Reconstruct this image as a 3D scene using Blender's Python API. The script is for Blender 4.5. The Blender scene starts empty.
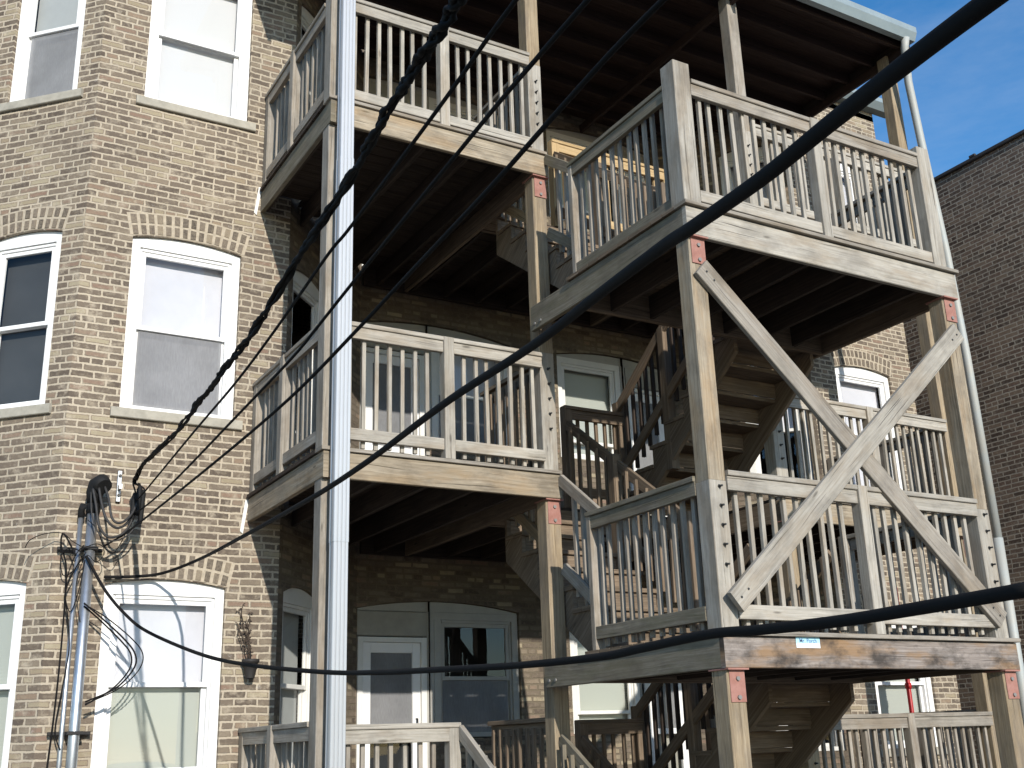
import bpy, math, random
from math import radians, sin, cos, pi, sqrt
from mathutils import Vector, Matrix
random.seed(11)
SC = bpy.context.scene
COL = SC.collection

# ------------------------------------------------------------------ mesh builder
class MB:
    def __init__(s):
        s.v = []; s.f = []; s.uv = []; s.mi = []; s.smooth = []
    def face(s, pts, uvs=None, mi=0, smooth=False):
        b = len(s.v)
        s.v += [tuple(p) for p in pts]
        s.f.append(tuple(range(b, b+len(pts))))
        s.uv.append(uvs if uvs else [(0, 0)]*len(pts))
        s.mi.append(mi); s.smooth.append(smooth)
    def board(s, p0, p1, w, h, side=None, c=0.003, mi=0, const_uv=None):
        """chamfered timber from p0 to p1 (centre line); w along 'side', h across."""
        p0 = Vector(p0); p1 = Vector(p1); d = (p1-p0); L = d.length; d.normalize()
        if side is None:
            side = Vector((1, 0, 0)) if abs(d.x) < .9 else Vector((0, 1, 0))
        side = Vector(side); side = (side - d*side.dot(d)).normalized()
        up = d.cross(side)
        a, b = w/2, h/2
        prof = [(-a+c, -b), (a-c, -b), (a, -b+c), (a, b-c), (a-c, b), (-a+c, b), (-a, b-c), (-a, -b+c)]
        ou, ov = random.random()*40, random.random()*40
        per = [0]
        for i in range(8):
            x0, y0 = prof[i]; x1, y1 = prof[(i+1) % 8]
            per.append(per[-1]+math.hypot(x1-x0, y1-y0))
        r0 = [p0+side*x+up*y for x, y in prof]; r1 = [p1+side*x+up*y for x, y in prof]
        for i in range(8):
            j = (i+1) % 8
            uv = [(ou, ov+per[i]), (ou, ov+per[i+1]), (ou+L, ov+per[i+1]), (ou+L, ov+per[i])]
            if const_uv: uv = [const_uv]*4
            s.face([r0[i], r0[j], r1[j], r1[i]], uv, mi)
        e = [(ou+x*.3, ov+y) for x, y in prof]
        if const_uv: e = [const_uv]*8
        s.face(list(reversed(r0)), list(reversed(e)), mi); s.face(r1, e, mi)
    def box(s, x0, y0, z0, x1, y1, z1, c=0.003, mi=0, const_uv=None):
        dx, dy, dz = x1-x0, y1-y0, z1-z0
        cx, cy, cz = (x0+x1)/2, (y0+y1)/2, (z0+z1)/2
        c = min(c, min(dx, dy, dz)*.3)
        if dx >= dy and dx >= dz: s.board((x0, cy, cz), (x1, cy, cz), dy, dz, (0, 1, 0), c, mi, const_uv)
        elif dy >= dz: s.board((cx, y0, cz), (cx, y1, cz), dx, dz, (1, 0, 0), c, mi, const_uv)
        else: s.board((cx, cy, z0), (cx, cy, z1), dx, dy, (1, 0, 0), c, mi, const_uv)
    def prism(s, poly, nrm, t, mi=0, uvf=None):
        """extrude a planar 3-D polygon by t along nrm"""
        poly = [Vector(p) for p in poly]; nv = Vector(nrm)*t
        q = [p+nv for p in poly]
        n = len(poly)
        uvf = uvf or (lambda p: (p.x+p.y, p.z))
        s.face(list(reversed(poly)), [uvf(p) for p in reversed(poly)], mi)
        s.face(q, [uvf(p) for p in q], mi)
        for i in range(n):
            j = (i+1) % n
            s.face([poly[i], poly[j], q[j], q[i]], [uvf(poly[i]), uvf(poly[j]), uvf(q[j]), uvf(q[i])], mi)
    def tube(s, pts, r, n=8, mi=0, rf=None, cap=True):
        pts = [Vector(p) for p in pts]
        rings = []; prev = None
        for i, p in enumerate(pts):
            t = (pts[min(i+1, len(pts)-1)]-pts[max(i-1, 0)]).normalized()
            if prev is None:
                a = t.cross(Vector((0, 0, 1)))
                if a.length < .05: a = t.cross(Vector((1, 0, 0)))
                a.normalize()
            else:
                a = (prev-t*prev.dot(t)).normalized()
            prev = a; b = t.cross(a)
            rr = r if rf is None else rf(i)
            rings.append([p+a*(rr*cos(2*pi*k/n))+b*(rr*sin(2*pi*k/n)) for k in range(n)])
        u = 0
        for i in range(len(rings)-1):
            l = (pts[i+1]-pts[i]).length
            for k in range(n):
                m = (k+1) % n
                s.face([rings[i][k], rings[i][m], rings[i+1][m], rings[i+1][k]],
                       [(u, k/n), (u, (k+1)/n), (u+l, (k+1)/n), (u+l, k/n)], mi, True)
            u += l
        if cap:
            s.face(list(reversed(rings[0])), None, mi); s.face(rings[-1], None, mi)
    def lathe(s, prof, c, n=16, mi=0):
        for (r0, z0), (r1, z1) in zip(prof, prof[1:]):
            for k in range(n):
                a, b = 2*pi*k/n, 2*pi*(k+1)/n
                s.face([(c[0]+r0*cos(a), c[1]+r0*sin(a), c[2]+z0), (c[0]+r0*cos(b), c[1]+r0*sin(b), c[2]+z0),
                        (c[0]+r1*cos(b), c[1]+r1*sin(b), c[2]+z1), (c[0]+r1*cos(a), c[1]+r1*sin(a), c[2]+z1)], None, mi, True)
    def mesh(s, name, origin=(0, 0, 0)):
        o = Vector(origin)
        # weld per-face vertices
        idx = {}; vs = []; fs = []
        for f in s.f:
            nf = []
            for i in f:
                p = s.v[i]; k = (round(p[0]*20000), round(p[1]*20000), round(p[2]*20000))
                if k not in idx: idx[k] = len(vs); vs.append((p[0]-o.x, p[1]-o.y, p[2]-o.z))
                nf.append(idx[k])
            fs.append(nf)
        keep = [i for i, f in enumerate(fs) if len(set(f)) == len(f)]
        me = bpy.data.meshes.new(name)
        me.from_pydata(vs, [], [fs[i] for i in keep])
        uvl = me.uv_layers.new(name='UVMap')
        k = 0; flat = []
        for i in keep:
            for c in s.uv[i]: flat += [c[0], c[1]]
        uvl.data.foreach_set('uv', flat)
        me.polygons.foreach_set('material_index', [s.mi[i] for i in keep])
        me.polygons.foreach_set('use_smooth', [s.smooth[i] for i in keep])
        me.update()
        return me
    def build(s, name, mats, parent=None, base=None, origin=None):
        """link as ONE object. With a parent the mesh is stored relative to the thing's base."""
        if not isinstance(mats, (list, tuple)): mats = [mats]
        off = Vector(origin) if origin is not None else Vector((0, 0, 0))
        if parent is not None:
            b = parent; base = Vector((0, 0, 0))
            while b: base = base+b.location; b = b.parent
            off = base
        me = s.mesh(name, off)
        for m in mats: me.materials.append(m)
        o = bpy.data.objects.new(name, me); COL.objects.link(o)
        if parent is not None: o.parent = parent
        else: o.location = off
        return o

def tag(o, label=None, cat=None, group=None, kind=None):
    if label: o['label'] = label
    if cat: o['category'] = cat
    if group: o['group'] = group
    if kind: o['kind'] = kind
    return o

def thing(name, loc, label, cat, group=None):
    o = bpy.data.objects.new(name, None); COL.objects.link(o)
    o.empty_display_size = .1
    o.location = loc
    return tag(o, label, cat, group)

# ------------------------------------------------------------------ materials
def newmat(name):
    m = bpy.data.materials.new(name); m.use_nodes = True
    nt = m.node_tree; nt.nodes.clear()
    return m, nt
class N:
    """tiny node helper"""
    def __init__(s, nt): s.nt = nt
    def n(s, t, **kw):
        x = s.nt.nodes.new(t)
        for k, v in kw.items():
            if k.startswith('i_'): x.inputs[k[2:].replace('_', ' ')].default_value = v
            else: setattr(x, k, v)
        return x
    def l(s, a, b): s.nt.links.new(a, b)
    def math(s, op, a, b=None, c=None):
        x = s.n('ShaderNodeMath', operation=op)
        for i, v in enumerate((a, b, c)):
            if v is None: continue
            if isinstance(v, (int, float)): x.inputs[i].default_value = v
            else: s.l(v, x.inputs[i])
        return x.outputs[0]
    def mix(s, f, a, b, blend='MIX'):
        x = s.n('ShaderNodeMix', data_type='RGBA', blend_type=blend)
        for i, v in ((0, f), (6, a), (7, b)):
            if isinstance(v, (int, float)): x.inputs[i].default_value = v
            elif isinstance(v, tuple): x.inputs[i].default_value = (*v, 1) if len(v) == 3 else v
            else: s.l(v, x.inputs[i])
        return x.outputs[2]
    def ramp(s, f, stops, interp='LINEAR'):
        x = s.n('ShaderNodeValToRGB'); cr = x.color_ramp; cr.interpolation = interp
        while len(cr.elements) < len(stops): cr.elements.new(.5)
        for e, (p, c) in zip(cr.elements, stops):
            e.position = p; e.color = (*c, 1) if len(c) == 3 else c
        s.l(f, x.inputs[0]); return x.outputs[0]
    def noise(s, vec, scale, detail=4, rough=.55, dim='3D'):
        x = s.n('ShaderNodeTexNoise', noise_dimensions=dim)
        x.inputs['Scale'].default_value = scale; x.inputs['Detail'].default_value = detail; x.inputs['Roughness'].default_value = rough
        if vec is not None: s.l(vec, x.inputs['Vector'])
        return x.outputs['Fac']
    def mapping(s, vec, scale=(1, 1, 1), loc=(0, 0, 0)):
        x = s.n('ShaderNodeMapping'); x.inputs['Scale'].default_value = scale; x.inputs['Location'].default_value = loc
        s.l(vec, x.inputs['Vector']); return x.outputs[0]
    def vadd(s, a, b):
        x = s.n('ShaderNodeVectorMath', operation='ADD'); s.l(a, x.inputs[0]); s.l(b, x.inputs[1]); return x.outputs[0]
    def finish(s, color, rough=.8, bump=None, bdist=.002, bstr=1.0, metal=0.0, spec=.3):
        p = s.n('ShaderNodeBsdfPrincipled'); o = s.n('ShaderNodeOutputMaterial')
        if isinstance(color, tuple): p.inputs['Base Color'].default_value = (*color, 1)
        else: s.l(color, p.inputs['Base Color'])
        if isinstance(rough, (int, float)): p.inputs['Roughness'].default_value = rough
        else: s.l(rough, p.inputs['Roughness'])
        p.inputs['Metallic'].default_value = metal
        p.inputs['Specular IOR Level'].default_value = spec
        if bump is not None:
            b = s.n('ShaderNodeBump'); b.inputs['Distance'].default_value = bdist; b.inputs['Strength'].default_value = bstr
            s.l(bump, b.inputs['Height']); s.l(b.outputs[0], p.inputs['Normal'])
        s.l(p.outputs[0], o.inputs[0]); return p

def wood(name, dark, mid, light, stain=None, stain_amt=.0, green=0.0, black=0.0, vary=.25):
    m, nt = newmat(name); g = N(nt)
    uv = g.n('ShaderNodeTexCoord').outputs['UV']
    oi = g.n('ShaderNodeObjectInfo')
    cmb = g.n('ShaderNodeCombineXYZ')
    g.l(g.math('MULTIPLY', oi.outputs['Random'], 37.0), cmb.inputs[0]); g.l(g.math('MULTIPLY', oi.outputs['Random'], 91.0), cmb.inputs[1])
    v = g.vadd(uv, cmb.outputs[0])
    warp = g.n('ShaderNodeTexNoise'); warp.inputs['Scale'].default_value = 1.0; warp.inputs['Detail'].default_value = 3
    g.l(g.mapping(v, (1.4, 5, 1)), warp.inputs['Vector'])
    wv = g.n('ShaderNodeVectorMath', operation='MULTIPLY_ADD')
    g.l(warp.outputs['Color'], wv.inputs[0]); wv.inputs[1].default_value = (0.0, .05, 0); g.l(v, wv.inputs[2])
    w = wv.outputs[0]
    grain = g.noise(g.mapping(w, (1.6, 60, 1)), 1.0, 6, .65)
    fine = g.noise(g.mapping(w, (9, 260, 1)), 1.0, 3, .6)
    big = g.noise(g.mapping(v, (.9, 3, 1)), 1.0, 3, .5)
    gr = g.math('ADD', g.math('MULTIPLY', grain, .7), g.math('MULTIPLY', fine, .3))
    col = g.ramp(gr, [(.32, dark), (.5, mid), (.66, light)])
    # long drying cracks
    ck = g.noise(g.mapping(w, (1.1, 95, 1), (3, 7, 0)), 1.0, 2, .5)
    ckm = g.ramp(ck, [(.0, (1, 1, 1)), (.305, (1, 1, 1)), (.345, (0, 0, 0))])
    dk = tuple(c*.28 for c in dark)
    col = g.mix(g.math('MULTIPLY', ckm, .8), col, dk)
    # knots
    vo = g.n('ShaderNodeTexVoronoi'); vo.inputs['Scale'].default_value = 1.0
    g.l(g.mapping(w, (2.1, 8.5, 1)), vo.inputs['Vector'])
    kn = g.ramp(vo.outputs['Distance'], [(.0, (1, 1, 1)), (.05, (.9, .9, .9)), (.10, (0, 0, 0))])
    vs = g.n('ShaderNodeSeparateColor'); g.l(vo.outputs['Color'], vs.inputs[0])
    kn = g.math('MULTIPLY', kn, g.math('GREATER_THAN', vs.outputs[0], .55))
    col = g.mix(g.math('MULTIPLY', kn, .75), col, tuple(c*.35 for c in dark))
    if stain:
        sm = g.ramp(g.noise(g.mapping(v, (1.6, 6, 1), (11, 3, 0)), 1.0, 4, .6), [(.48, (0, 0, 0)), (.62, (1, 1, 1))])
        col = g.mix(g.math('MULTIPLY', sm, stain_amt), col, stain)
    if black:
        bm = g.ramp(g.noise(g.mapping(v, (3.2, 5, 1), (5, 23, 0)), 1.0, 5, .65), [(.46, (0, 0, 0)), (.64, (1, 1, 1))])
        col = g.mix(g.math('MULTIPLY', bm, black), col, (.045, .038, .033))
    if green:
        gm = g.ramp(g.noise(g.mapping(v, (2.5, 12, 1), (1, 13, 0)), 1.0, 5, .7), [(.45, (0, 0, 0)), (.7, (1, 1, 1))])
        col = g.mix(g.math('MULTIPLY', gm, green), col, (.11, .105, .055))
    val = g.math('ADD', g.math('MULTIPLY', big, vary*1.3), g.math('ADD', g.math('MULTIPLY', oi.outputs['Random'], vary*.7), 1-vary))
    hv = g.n('ShaderNodeHueSaturation'); g.l(val, hv.inputs['Value']); g.l(col, hv.inputs['Color'])
    h = g.math('SUBTRACT', gr, g.math('MULTIPLY', ckm, .6))
    g.finish(hv.outputs[0], .85, h, .0025, .8, spec=.2)
    return m

W_GRAY = wood('weathered_gray_wood', (.20, .174, .142), (.30, .266, .222), (.39, .352, .30), (.22, .165, .11), .5, .12, .30, vary=.32)
W_PALE = wood('sun_bleached_wood', (.25, .224, .187), (.365, .333, .283), (.465, .43, .37), (.27, .21, .145), .5, .10, .28, vary=.3)
W_TAN = wood('tan_wood', (.19, .138, .083), (.31, .238, .152), (.43, .348, .24), (.19, .155, .12), .6, .0, .2)
W_FASCIA = wood('tan_gray_fascia_wood', (.18, .145, .10), (.31, .255, .185), (.43, .365, .275), (.33, .21, .10), .4, .1, .35)
W_STAIN = wood('stained_fascia_wood', (.12, .098, .082), (.225, .19, .165), (.32, .28, .25), (.24, .135, .055), .7, .0, .92)
W_OLIVE = wood('mossy_gray_wood', (.12, .103, .076), (.20, .173, .13), (.275, .243, .19), (.15, .125, .085), .5, .5, .3)
W_BROWN = wood('brown_wood', (.11, .078, .052), (.19, .14, .096), (.28, .215, .155), (.09, .07, .05), .5)
W_DARK = wood('dark_shaded_wood', (.03, .021, .016), (.055, .04, .031), (.085, .064, .05), (.025, .02, .017), .5)  # near-black timber: the shading under decks is put into its colour
W_YELLOW = wood('fresh_yellow_wood', (.30, .195, .09), (.46, .32, .165), (.58, .44, .26))
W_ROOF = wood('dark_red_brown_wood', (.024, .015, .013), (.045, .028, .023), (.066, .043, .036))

def brick(name, ramp, mortar, msize=.013, smear=.5, bw=.196, rh=.0605, dirt_or_shade=.25, white=0.0):
    m, nt = newmat(name); g = N(nt)
    uv = g.n('ShaderNodeTexCoord').outputs['UV']
    wn = g.n('ShaderNodeTexNoise'); wn.inputs['Scale'].default_value = 14; wn.inputs['Detail'].default_value = 4
    g.l(uv, wn.inputs['Vector'])
    wl = g.n('ShaderNodeTexNoise'); wl.inputs['Scale'].default_value = 2.2; wl.inputs['Detail'].default_value = 2
    g.l(uv, wl.inputs['Vector'])
    a = g.n('ShaderNodeVectorMath', operation='MULTIPLY_ADD'); g.l(wn.outputs['Color'], a.inputs[0]); a.inputs[1].default_value = (.022, .013, 0); g.l(uv, a.inputs[2])
    b = g.n('ShaderNodeVectorMath', operation='MULTIPLY_ADD'); g.l(wl.outputs['Color'], b.inputs[0]); b.inputs[1].default_value = (.06, .020, 0); g.l(a.outputs[0], b.inputs[2])
    v = b.outputs[0]
    br = g.n('ShaderNodeTexBrick', offset=.5, offset_frequency=2, squash=.52, squash_frequency=6)
    br.inputs['Color1'].default_value = (0, 0, 0, 1); br.inputs['Color2'].default_value = (1, 1, 1, 1); br.inputs['Mortar'].default_value = (0, 0, 0, 1)
    br.inputs['Scale'].default_value = 1; br.inputs['Mortar Size'].default_value = msize; br.inputs['Mortar Smooth'].default_value = 1.0
    br.inputs['Bias'].default_value = 0; br.inputs['Brick Width'].default_value = bw; br.inputs['Row Height'].default_value = rh
    g.l(v, br.inputs['Vector'])
    tone = g.ramp(br.outputs['Color'], ramp, 'LINEAR')
    sp = g.noise(uv, 90, 5, .7)
    mo = g.noise(uv, 21, 4, .6)
    tone = g.mix(g.ramp(sp, [(.35, (0, 0, 0)), (.7, (.55, .55, .55))]), tone, g.mix(.5, tone, (.04, .03, .025)))
    tone = g.mix(g.ramp(mo, [(.5, (0, 0, 0)), (.72, (.5, .5, .5))]), tone, (.30, .25, .18))
    fac = g.ramp(g.math('ADD', br.outputs['Fac'], g.math('MULTIPLY', g.math('SUBTRACT', g.noise(uv, 62, 4, .6), .5), 1.1)), [(.36, (0, 0, 0)), (.56, (1, 1, 1))])
    # mortar smeared over the brick faces in places
    sm = g.ramp(g.noise(uv, 7.5, 5, .68), [(.52, (0, 0, 0)), (.68, (1, 1, 1))])
    fac2 = g.math('MAXIMUM', fac, g.math('MULTIPLY', sm, smear))
    mt = g.mix(g.noise(uv, 40, 5, .6), tuple(c*.82 for c in mortar), tuple(min(1, c*1.10) for c in mortar))
    mt = g.mix(g.ramp(g.noise(uv, 3.1, 5, .65), [(.5, (0, 0, 0)), (.75, (.45, .45, .45))]), mt, tuple(c*.6 for c in mortar))
    col = g.mix(fac2, tone, mt)
    big = g.noise(uv, .8, 5, .6)
    col = g.mix(g.ramp(big, [(.45, (0, 0, 0)), (.72, (dirt_or_shade, dirt_or_shade, dirt_or_shade))]), col, (.10, .08, .065))
    if white:
        wm = g.ramp(g.noise(g.mapping(uv, (1, 1, 1), (31, 4, 0)), 9, 4, .7), [(.64, (0, 0, 0)), (.70, (1, 1, 1))])
        col = g.mix(g.math('MULTIPLY', wm, white), col, (.62, .60, .56))
    h = g.math('ADD', g.math('SUBTRACT', 1.0, fac2), g.math('ADD', g.math('MULTIPLY', sp, .35), g.math('MULTIPLY', mo, .4)))
    g.finish(col, .92, h, .006, .9, spec=.15)
    return m
RAMP = [(0, (.110, .087, .068)), (.3, (.158, .125, .096)), (.55, (.20, .160, .120)), (.74, (.25, .204, .150)), (.82, (.245, .163, .120)), (.9, (.32, .265, .178)), (1, (.38, .325, .225))]
BRICK = brick('common_brick', RAMP, (.46, .392, .298), .0165, .72, white=.2)
BRICK_SHADE = brick('common_brick_shaded', RAMP, (.17, .14, .10), .0150, .6, dirt_or_shade=.6)  # recess copy of the brick, its shading put into darker mortar and grime
BRICK_FAR = brick('dark_common_brick', [(0, (.065, .045, .036)), (.4, (.115, .080, .061)), (.7, (.16, .106, .079)), (1, (.21, .155, .112))], (.36, .315, .255), .0145, .3, dirt_or_shade=.35)
def single_brick():
    m, nt = newmat('arch_brick'); g = N(nt)
    uv = g.n('ShaderNodeTexCoord').outputs['UV']; ob = g.n('ShaderNodeTexCoord').outputs['Object']
    wn = g.n('ShaderNodeTexWhiteNoise', noise_dimensions='2D'); g.l(uv, wn.inputs['Vector'])
    col = g.ramp(wn.outputs['Value'], [(0, (.075, .062, .05)), (.5, (.125, .10, .08)), (.85, (.185, .15, .115)), (1, (.29, .235, .16))])
    sp = g.noise(ob, 60, 5, .7)
    col = g.mix(g.ramp(sp, [(.4, (0, 0, 0)), (.75, (.6, .6, .6))]), col, (.33, .275, .2))
    g.finish(col, .9, sp, .004, .8, spec=.15); return m
ARCHB = single_brick()

def plain(name, col, rough=.6, metal=0, nscale=0, namt=.15, bump=0.0, spec=.3, col2=None):
    m, nt = newmat(name); g = N(nt)
    if nscale:
        ob = g.n('ShaderNodeTexCoord').outputs['Object']
        f = g.noise(ob, nscale, 6, .65)
        c = g.mix(g.ramp(f, [(.35, (0, 0, 0)), (.7, (1, 1, 1))]), col, col2 or tuple(x*(1-namt) for x in col))
        g.finish(c, rough, f if bump else None, bump or .001, .7, metal, spec)
    else:
        g.finish(col, rough, None, metal=metal, spec=spec)
    return m
MORTAR = plain('mortar', (.46, .392, .298), .95, 0, 30, .3, .003)
WHITE = plain('white_vinyl', (.80, .79, .77), .45, 0, 3, .06)
TRIM = plain('white_painted_trim', (.74, .725, .68), .55, 0, 4, .12)
TRIM_GRAY = plain('grey_white_painted_trim', (.42, .405, .365), .6, 0, 5, .16)
STONE = plain('limestone', (.40, .37, .305), .85, 0, 11, .3, .002)
GALV = plain('galvanized_steel', (.56, .58, .60), .38, .85, 16, .22)
DOWN = plain('white_coated_metal', (.47, .475, .48), .38, .4, 2, .05, spec=.5)
GUTTER = plain('grey_green_sheet_metal', (.30, .355, .365), .45, .25, 5, .15)
PIPE_GREEN = plain('weathered_grey_downpipe', (.36, .385, .375), .6, .1, 3, .2, col2=(.40, .375, .32))
BLACK = plain('black_rubber', (.012, .012, .012), .75, 0, 25, .4)
WIRE = plain('grey_black_wire', (.045, .043, .042), .6, 0, 30, .4)
CABLE = plain('black_cable_sheath', (.009, .0085, .0085), .8, spec=.15)
IRON = plain('black_iron', (.03, .028, .027), .6, .3, 20, .3)
BOLTG = plain('dull_zinc_bolt', (.23, .22, .205), .7, .2)
BOLT = plain('dark_steel_bolt', (.06, .058, .055), .5, .7)
RED = plain('red_primer_steel', (.36, .185, .15), .75, 0, 14, .3, col2=(.27, .12, .09))
REDPIPE = plain('red_painted_pipe', (.42, .02, .022), .4, 0, 8, .2)
BLIND = plain('pale_green_blind', (.56, .575, .52), .8)
BLIND_W = plain('white_blind', (.80, .79, .80), .8)
CURTAIN_REFL = plain('lavender_curtain_reflection', (.62, .61, .65), .8, 0, 1.3, .16)  # curtains, and pale sheets that paint a sky reflection into panes
DARK_PANE = plain('charcoal_pane_tone', (.055, .056, .055), .8, 0, 2, .3)  # sheet added behind dark panes so their reflection reads charcoal
GREYSH = plain('grey_shade', (.40, .41, .40), .8, 0, 1.6, .15)
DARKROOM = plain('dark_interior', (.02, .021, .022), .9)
ROOFTOP = plain('tar_roof', (.05, .05, .052), .9, 0, 3, .3)
PLY = plain('grey_painted_plywood', (.36, .345, .30), .75, 0, 6, .2)
POT = plain('dark_plastic_pot', (.03, .027, .025), .6)
STEM = plain('dry_vine_stem', (.055, .04, .03), .9)
FLOWER = plain('purple_flower', (.16, .09, .30), .7)
def screenmat():
    m, nt = newmat('insect_screen_mesh'); g = N(nt)
    ob = g.n('ShaderNodeTexCoord').outputs['Object']
    f = g.noise(g.mapping(ob, (160, 160, 18)), 1, 3, .6)
    f2 = g.noise(ob, 3.0, 4, .6)
    c = g.mix(f, (.19, .19, .195), (.36, .36, .365)); c = g.mix(g.ramp(f2, [(.4, (0, 0, 0)), (.7, (.5, .5, .5))]), c, (.16, .16, .165))
    d = g.n('ShaderNodeBsdfDiffuse'); g.l(c, d.inputs[0]); t = g.n('ShaderNodeBsdfTransparent')
    mx = g.n('ShaderNodeMixShader'); mx.inputs[0].default_value = .72
    g.l(t.outputs[0], mx.inputs[1]); g.l(d.outputs[0], mx.inputs[2])
    o = g.n('ShaderNodeOutputMaterial'); g.l(mx.outputs[0], o.inputs[0]); return m
SCREEN = screenmat()
def glassmat():
    m, nt = newmat('window_glass'); g = N(nt)
    fw = g.n('ShaderNodeLayerWeight').outputs['Facing']; fr = g.math('ADD', g.math('MULTIPLY', g.math('POWER', fw, 5.0), .75), .042)
    ob = g.n('ShaderNodeTexCoord').outputs['Object']
    b = g.n('ShaderNodeBump'); b.inputs['Distance'].default_value = .004; b.inputs['Strength'].default_value = .15
    g.l(g.noise(ob, 2.2, 1, .5), b.inputs['Height'])
    gl = g.n('ShaderNodeBsdfGlossy'); gl.inputs['Roughness'].default_value = .015; gl.inputs[0].default_value = (.95, .95, .96, 1)
    g.l(b.outputs[0], gl.inputs['Normal'])
    t = g.n('ShaderNodeBsdfTransparent'); t.inputs[0].default_value = (.965, .975, .97, 1)
    mx = g.n('ShaderNodeMixShader'); g.l(fr, mx.inputs[0])
    g.l(t.outputs[0], mx.inputs[1]); g.l(gl.outputs[0], mx.inputs[2])
    o = g.n('ShaderNodeOutputMaterial'); g.l(mx.outputs[0], o.inputs[0]); return m
GLASS = glassmat()

# ------------------------------------------------------------------ measured layout (metres; camera stands at x=0, y=0, z=1.6)
YA, YB, YL = 7.41, 5.36, 6.86        # front of the decks, front of the stair tower, back of the landings
YD = 8.61                            # back edge of the stair well
X0, X1, X2, X3 = 2.76, 4.58, 7.32, 9.745   # left deck edge, tower left, tower right, right deck edge
YF, YW = 9.2, 10.4                   # bay fronts, recessed wall
DECK = {1: .806, 2: 3.71, 3: 6.615}  # deck surface heights
LAND = {1: 2.235, 2: 5.145}
GA = 'weathered railings of the back porch'
SUNE, SKYE, EXPO = 4.2, .15, 0.3

# ------------------------------------------------------------------ brick building
class Facet:
    def __init__(s, a, b, uoff):
        s.a = Vector((a[0], a[1], 0)); d = Vector((b[0]-a[0], b[1]-a[1], 0)); s.L = d.length; s.d = d.normalized()
        s.n = Vector((s.d.y, -s.d.x, 0)); s.uoff = uoff; s.op = []
    def P(s, u, n, z): 
        p = s.a+s.d*u+s.n*n; return Vector((p.x, p.y, z))

def arc(u0, u1, z1, rise):
    w = (u1-u0)/2; uc = (u0+u1)/2
    if rise < 1e-4: return lambda u: z1
    R = (w*w+rise*rise)/(2*rise)
    return lambda u: z1+sqrt(max(R*R-(u-uc)**2, 0))-(R-rise)

def wall_facet(mb, F, z0, z1, depth=.13):
    cuts = {0.0, F.L}
    for (a, b, zb, top) in F.op:
        for k in range(9): cuts.add(a+(b-a)*k/8)
    cuts = sorted(cuts)
    def q(a, b, za0, zb0, za1, zb1):
        mb.face([F.P(a, 0, za0), F.P(b, 0, zb0), F.P(b, 0, zb1), F.P(a, 0, za1)],
                [(F.uoff+a, za0), (F.uoff+b, zb0), (F.uoff+b, zb1), (F.uoff+a, za1)])
    for a, b in zip(cuts, cuts[1:]):
        if b-a < 1e-6: continue
        mid = (a+b)/2
        ops = sorted([o for o in F.op if o[0]-1e-6 < mid < o[1]+1e-6], key=lambda o: o[2])
        la = lb = z0
        for o in ops:
            if o[2] > la+1e-6: q(a, b, la, lb, o[2], o[2])
            la, lb = o[3](a), o[3](b)
            # soffit of the opening
            mb.face([F.P(a, 0, la), F.P(b, 0, lb), F.P(b, -depth, lb), F.P(a, -depth, la)], [(a, la), (b, lb), (b, lb+depth), (a, la+depth)])
            mb.face([F.P(a, 0, o[2]), F.P(b, 0, o[2]), F.P(b, -depth, o[2]), F.P(a, -depth, o[2])], [(a, 0), (b, 0), (b, depth), (a, depth)])
        q(a, b, la, lb, z1, z1)
    for (a, b, zb, top) in F.op:
        for u in (a, b):
            t = top(u)
            mb.face([F.P(u, 0, zb), F.P(u, -depth, zb), F.P(u, -depth, t), F.P(u, 0, t)],
                    [(F.uoff+u, zb), (F.uoff+u+depth, zb), (F.uoff+u+depth, t), (F.uoff+u, t)])

ZT = 10.0
pts = [(-.6, 11.05), (1.25, 9.2), (3.05, 9.2), (4.25, 10.4), (8.38, 10.4), (9.58, 9.2), (11.37, 9.2), (11.9, 9.73)]
facets = []; uo = 0
for a, b in zip(pts, pts[1:]):
    f = Facet(a, b, uo); facets.append(f); uo += f.L
F1, F2, F3, FBk, F5, F6, F7 = facets
bld = thing('brick_apartment_building', (6.0, 10.4, 0),
            'tan and brown common brick apartment building behind the wooden back porches', 'building')

def arch_bricks(F, u0, u1, z1, rise, rings=2):
    """rowlock bricks over an opening: two rings of headers, each brick modelled"""
    w = (u1-u0)/2; uc = (u0+u1)/2; R = (w*w+rise*rise)/(2*rise); zc = z1+rise-R
    half = math.asin(min(1, w/R))
    mb = MB()
    r0 = R; ringh = .082; gap = .024
    K = 16; ext = half*1.03
    tot = rings*(ringh+gap)
    for k in range(K):     # mortar bed
        a, b = -ext+2*ext*k/K, -ext+2*ext*(k+1)/K
        quad = [F.P(uc+r*sin(t), .002, zc+r*cos(t)) for r, t in ((R, a), (R, b), (R+tot, b), (R+tot, a))]
        mb.prism(quad, -F.n, .03, 1)
    for ri in range(rings):
        ra = R+ri*(ringh+gap)+.008; rb = ra+ringh
        n = int(2*half*ra/.069)
        for k in range(n):
            t0 = -half+2*half*(k+.19+random.uniform(-.04, .04))/n; t1 = -half+2*half*(k+.81+random.uniform(-.04, .04))/n
            jit = random.uniform(-.004, .004)
            cu = (random.random(), random.random())
            P = [F.P(uc+r*sin(t), .005+random.uniform(0, .004), zc+r*cos(t)) for r, t in ((ra+jit, t0), (ra, t1), (rb+jit, t1), (rb, t0))]
            mb.prism(P, -F.n, .03, 0, uvf=lambda p, cu=cu: cu)
    return mb.build('brick_arch', [ARCHB, MORTAR], bld)

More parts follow.
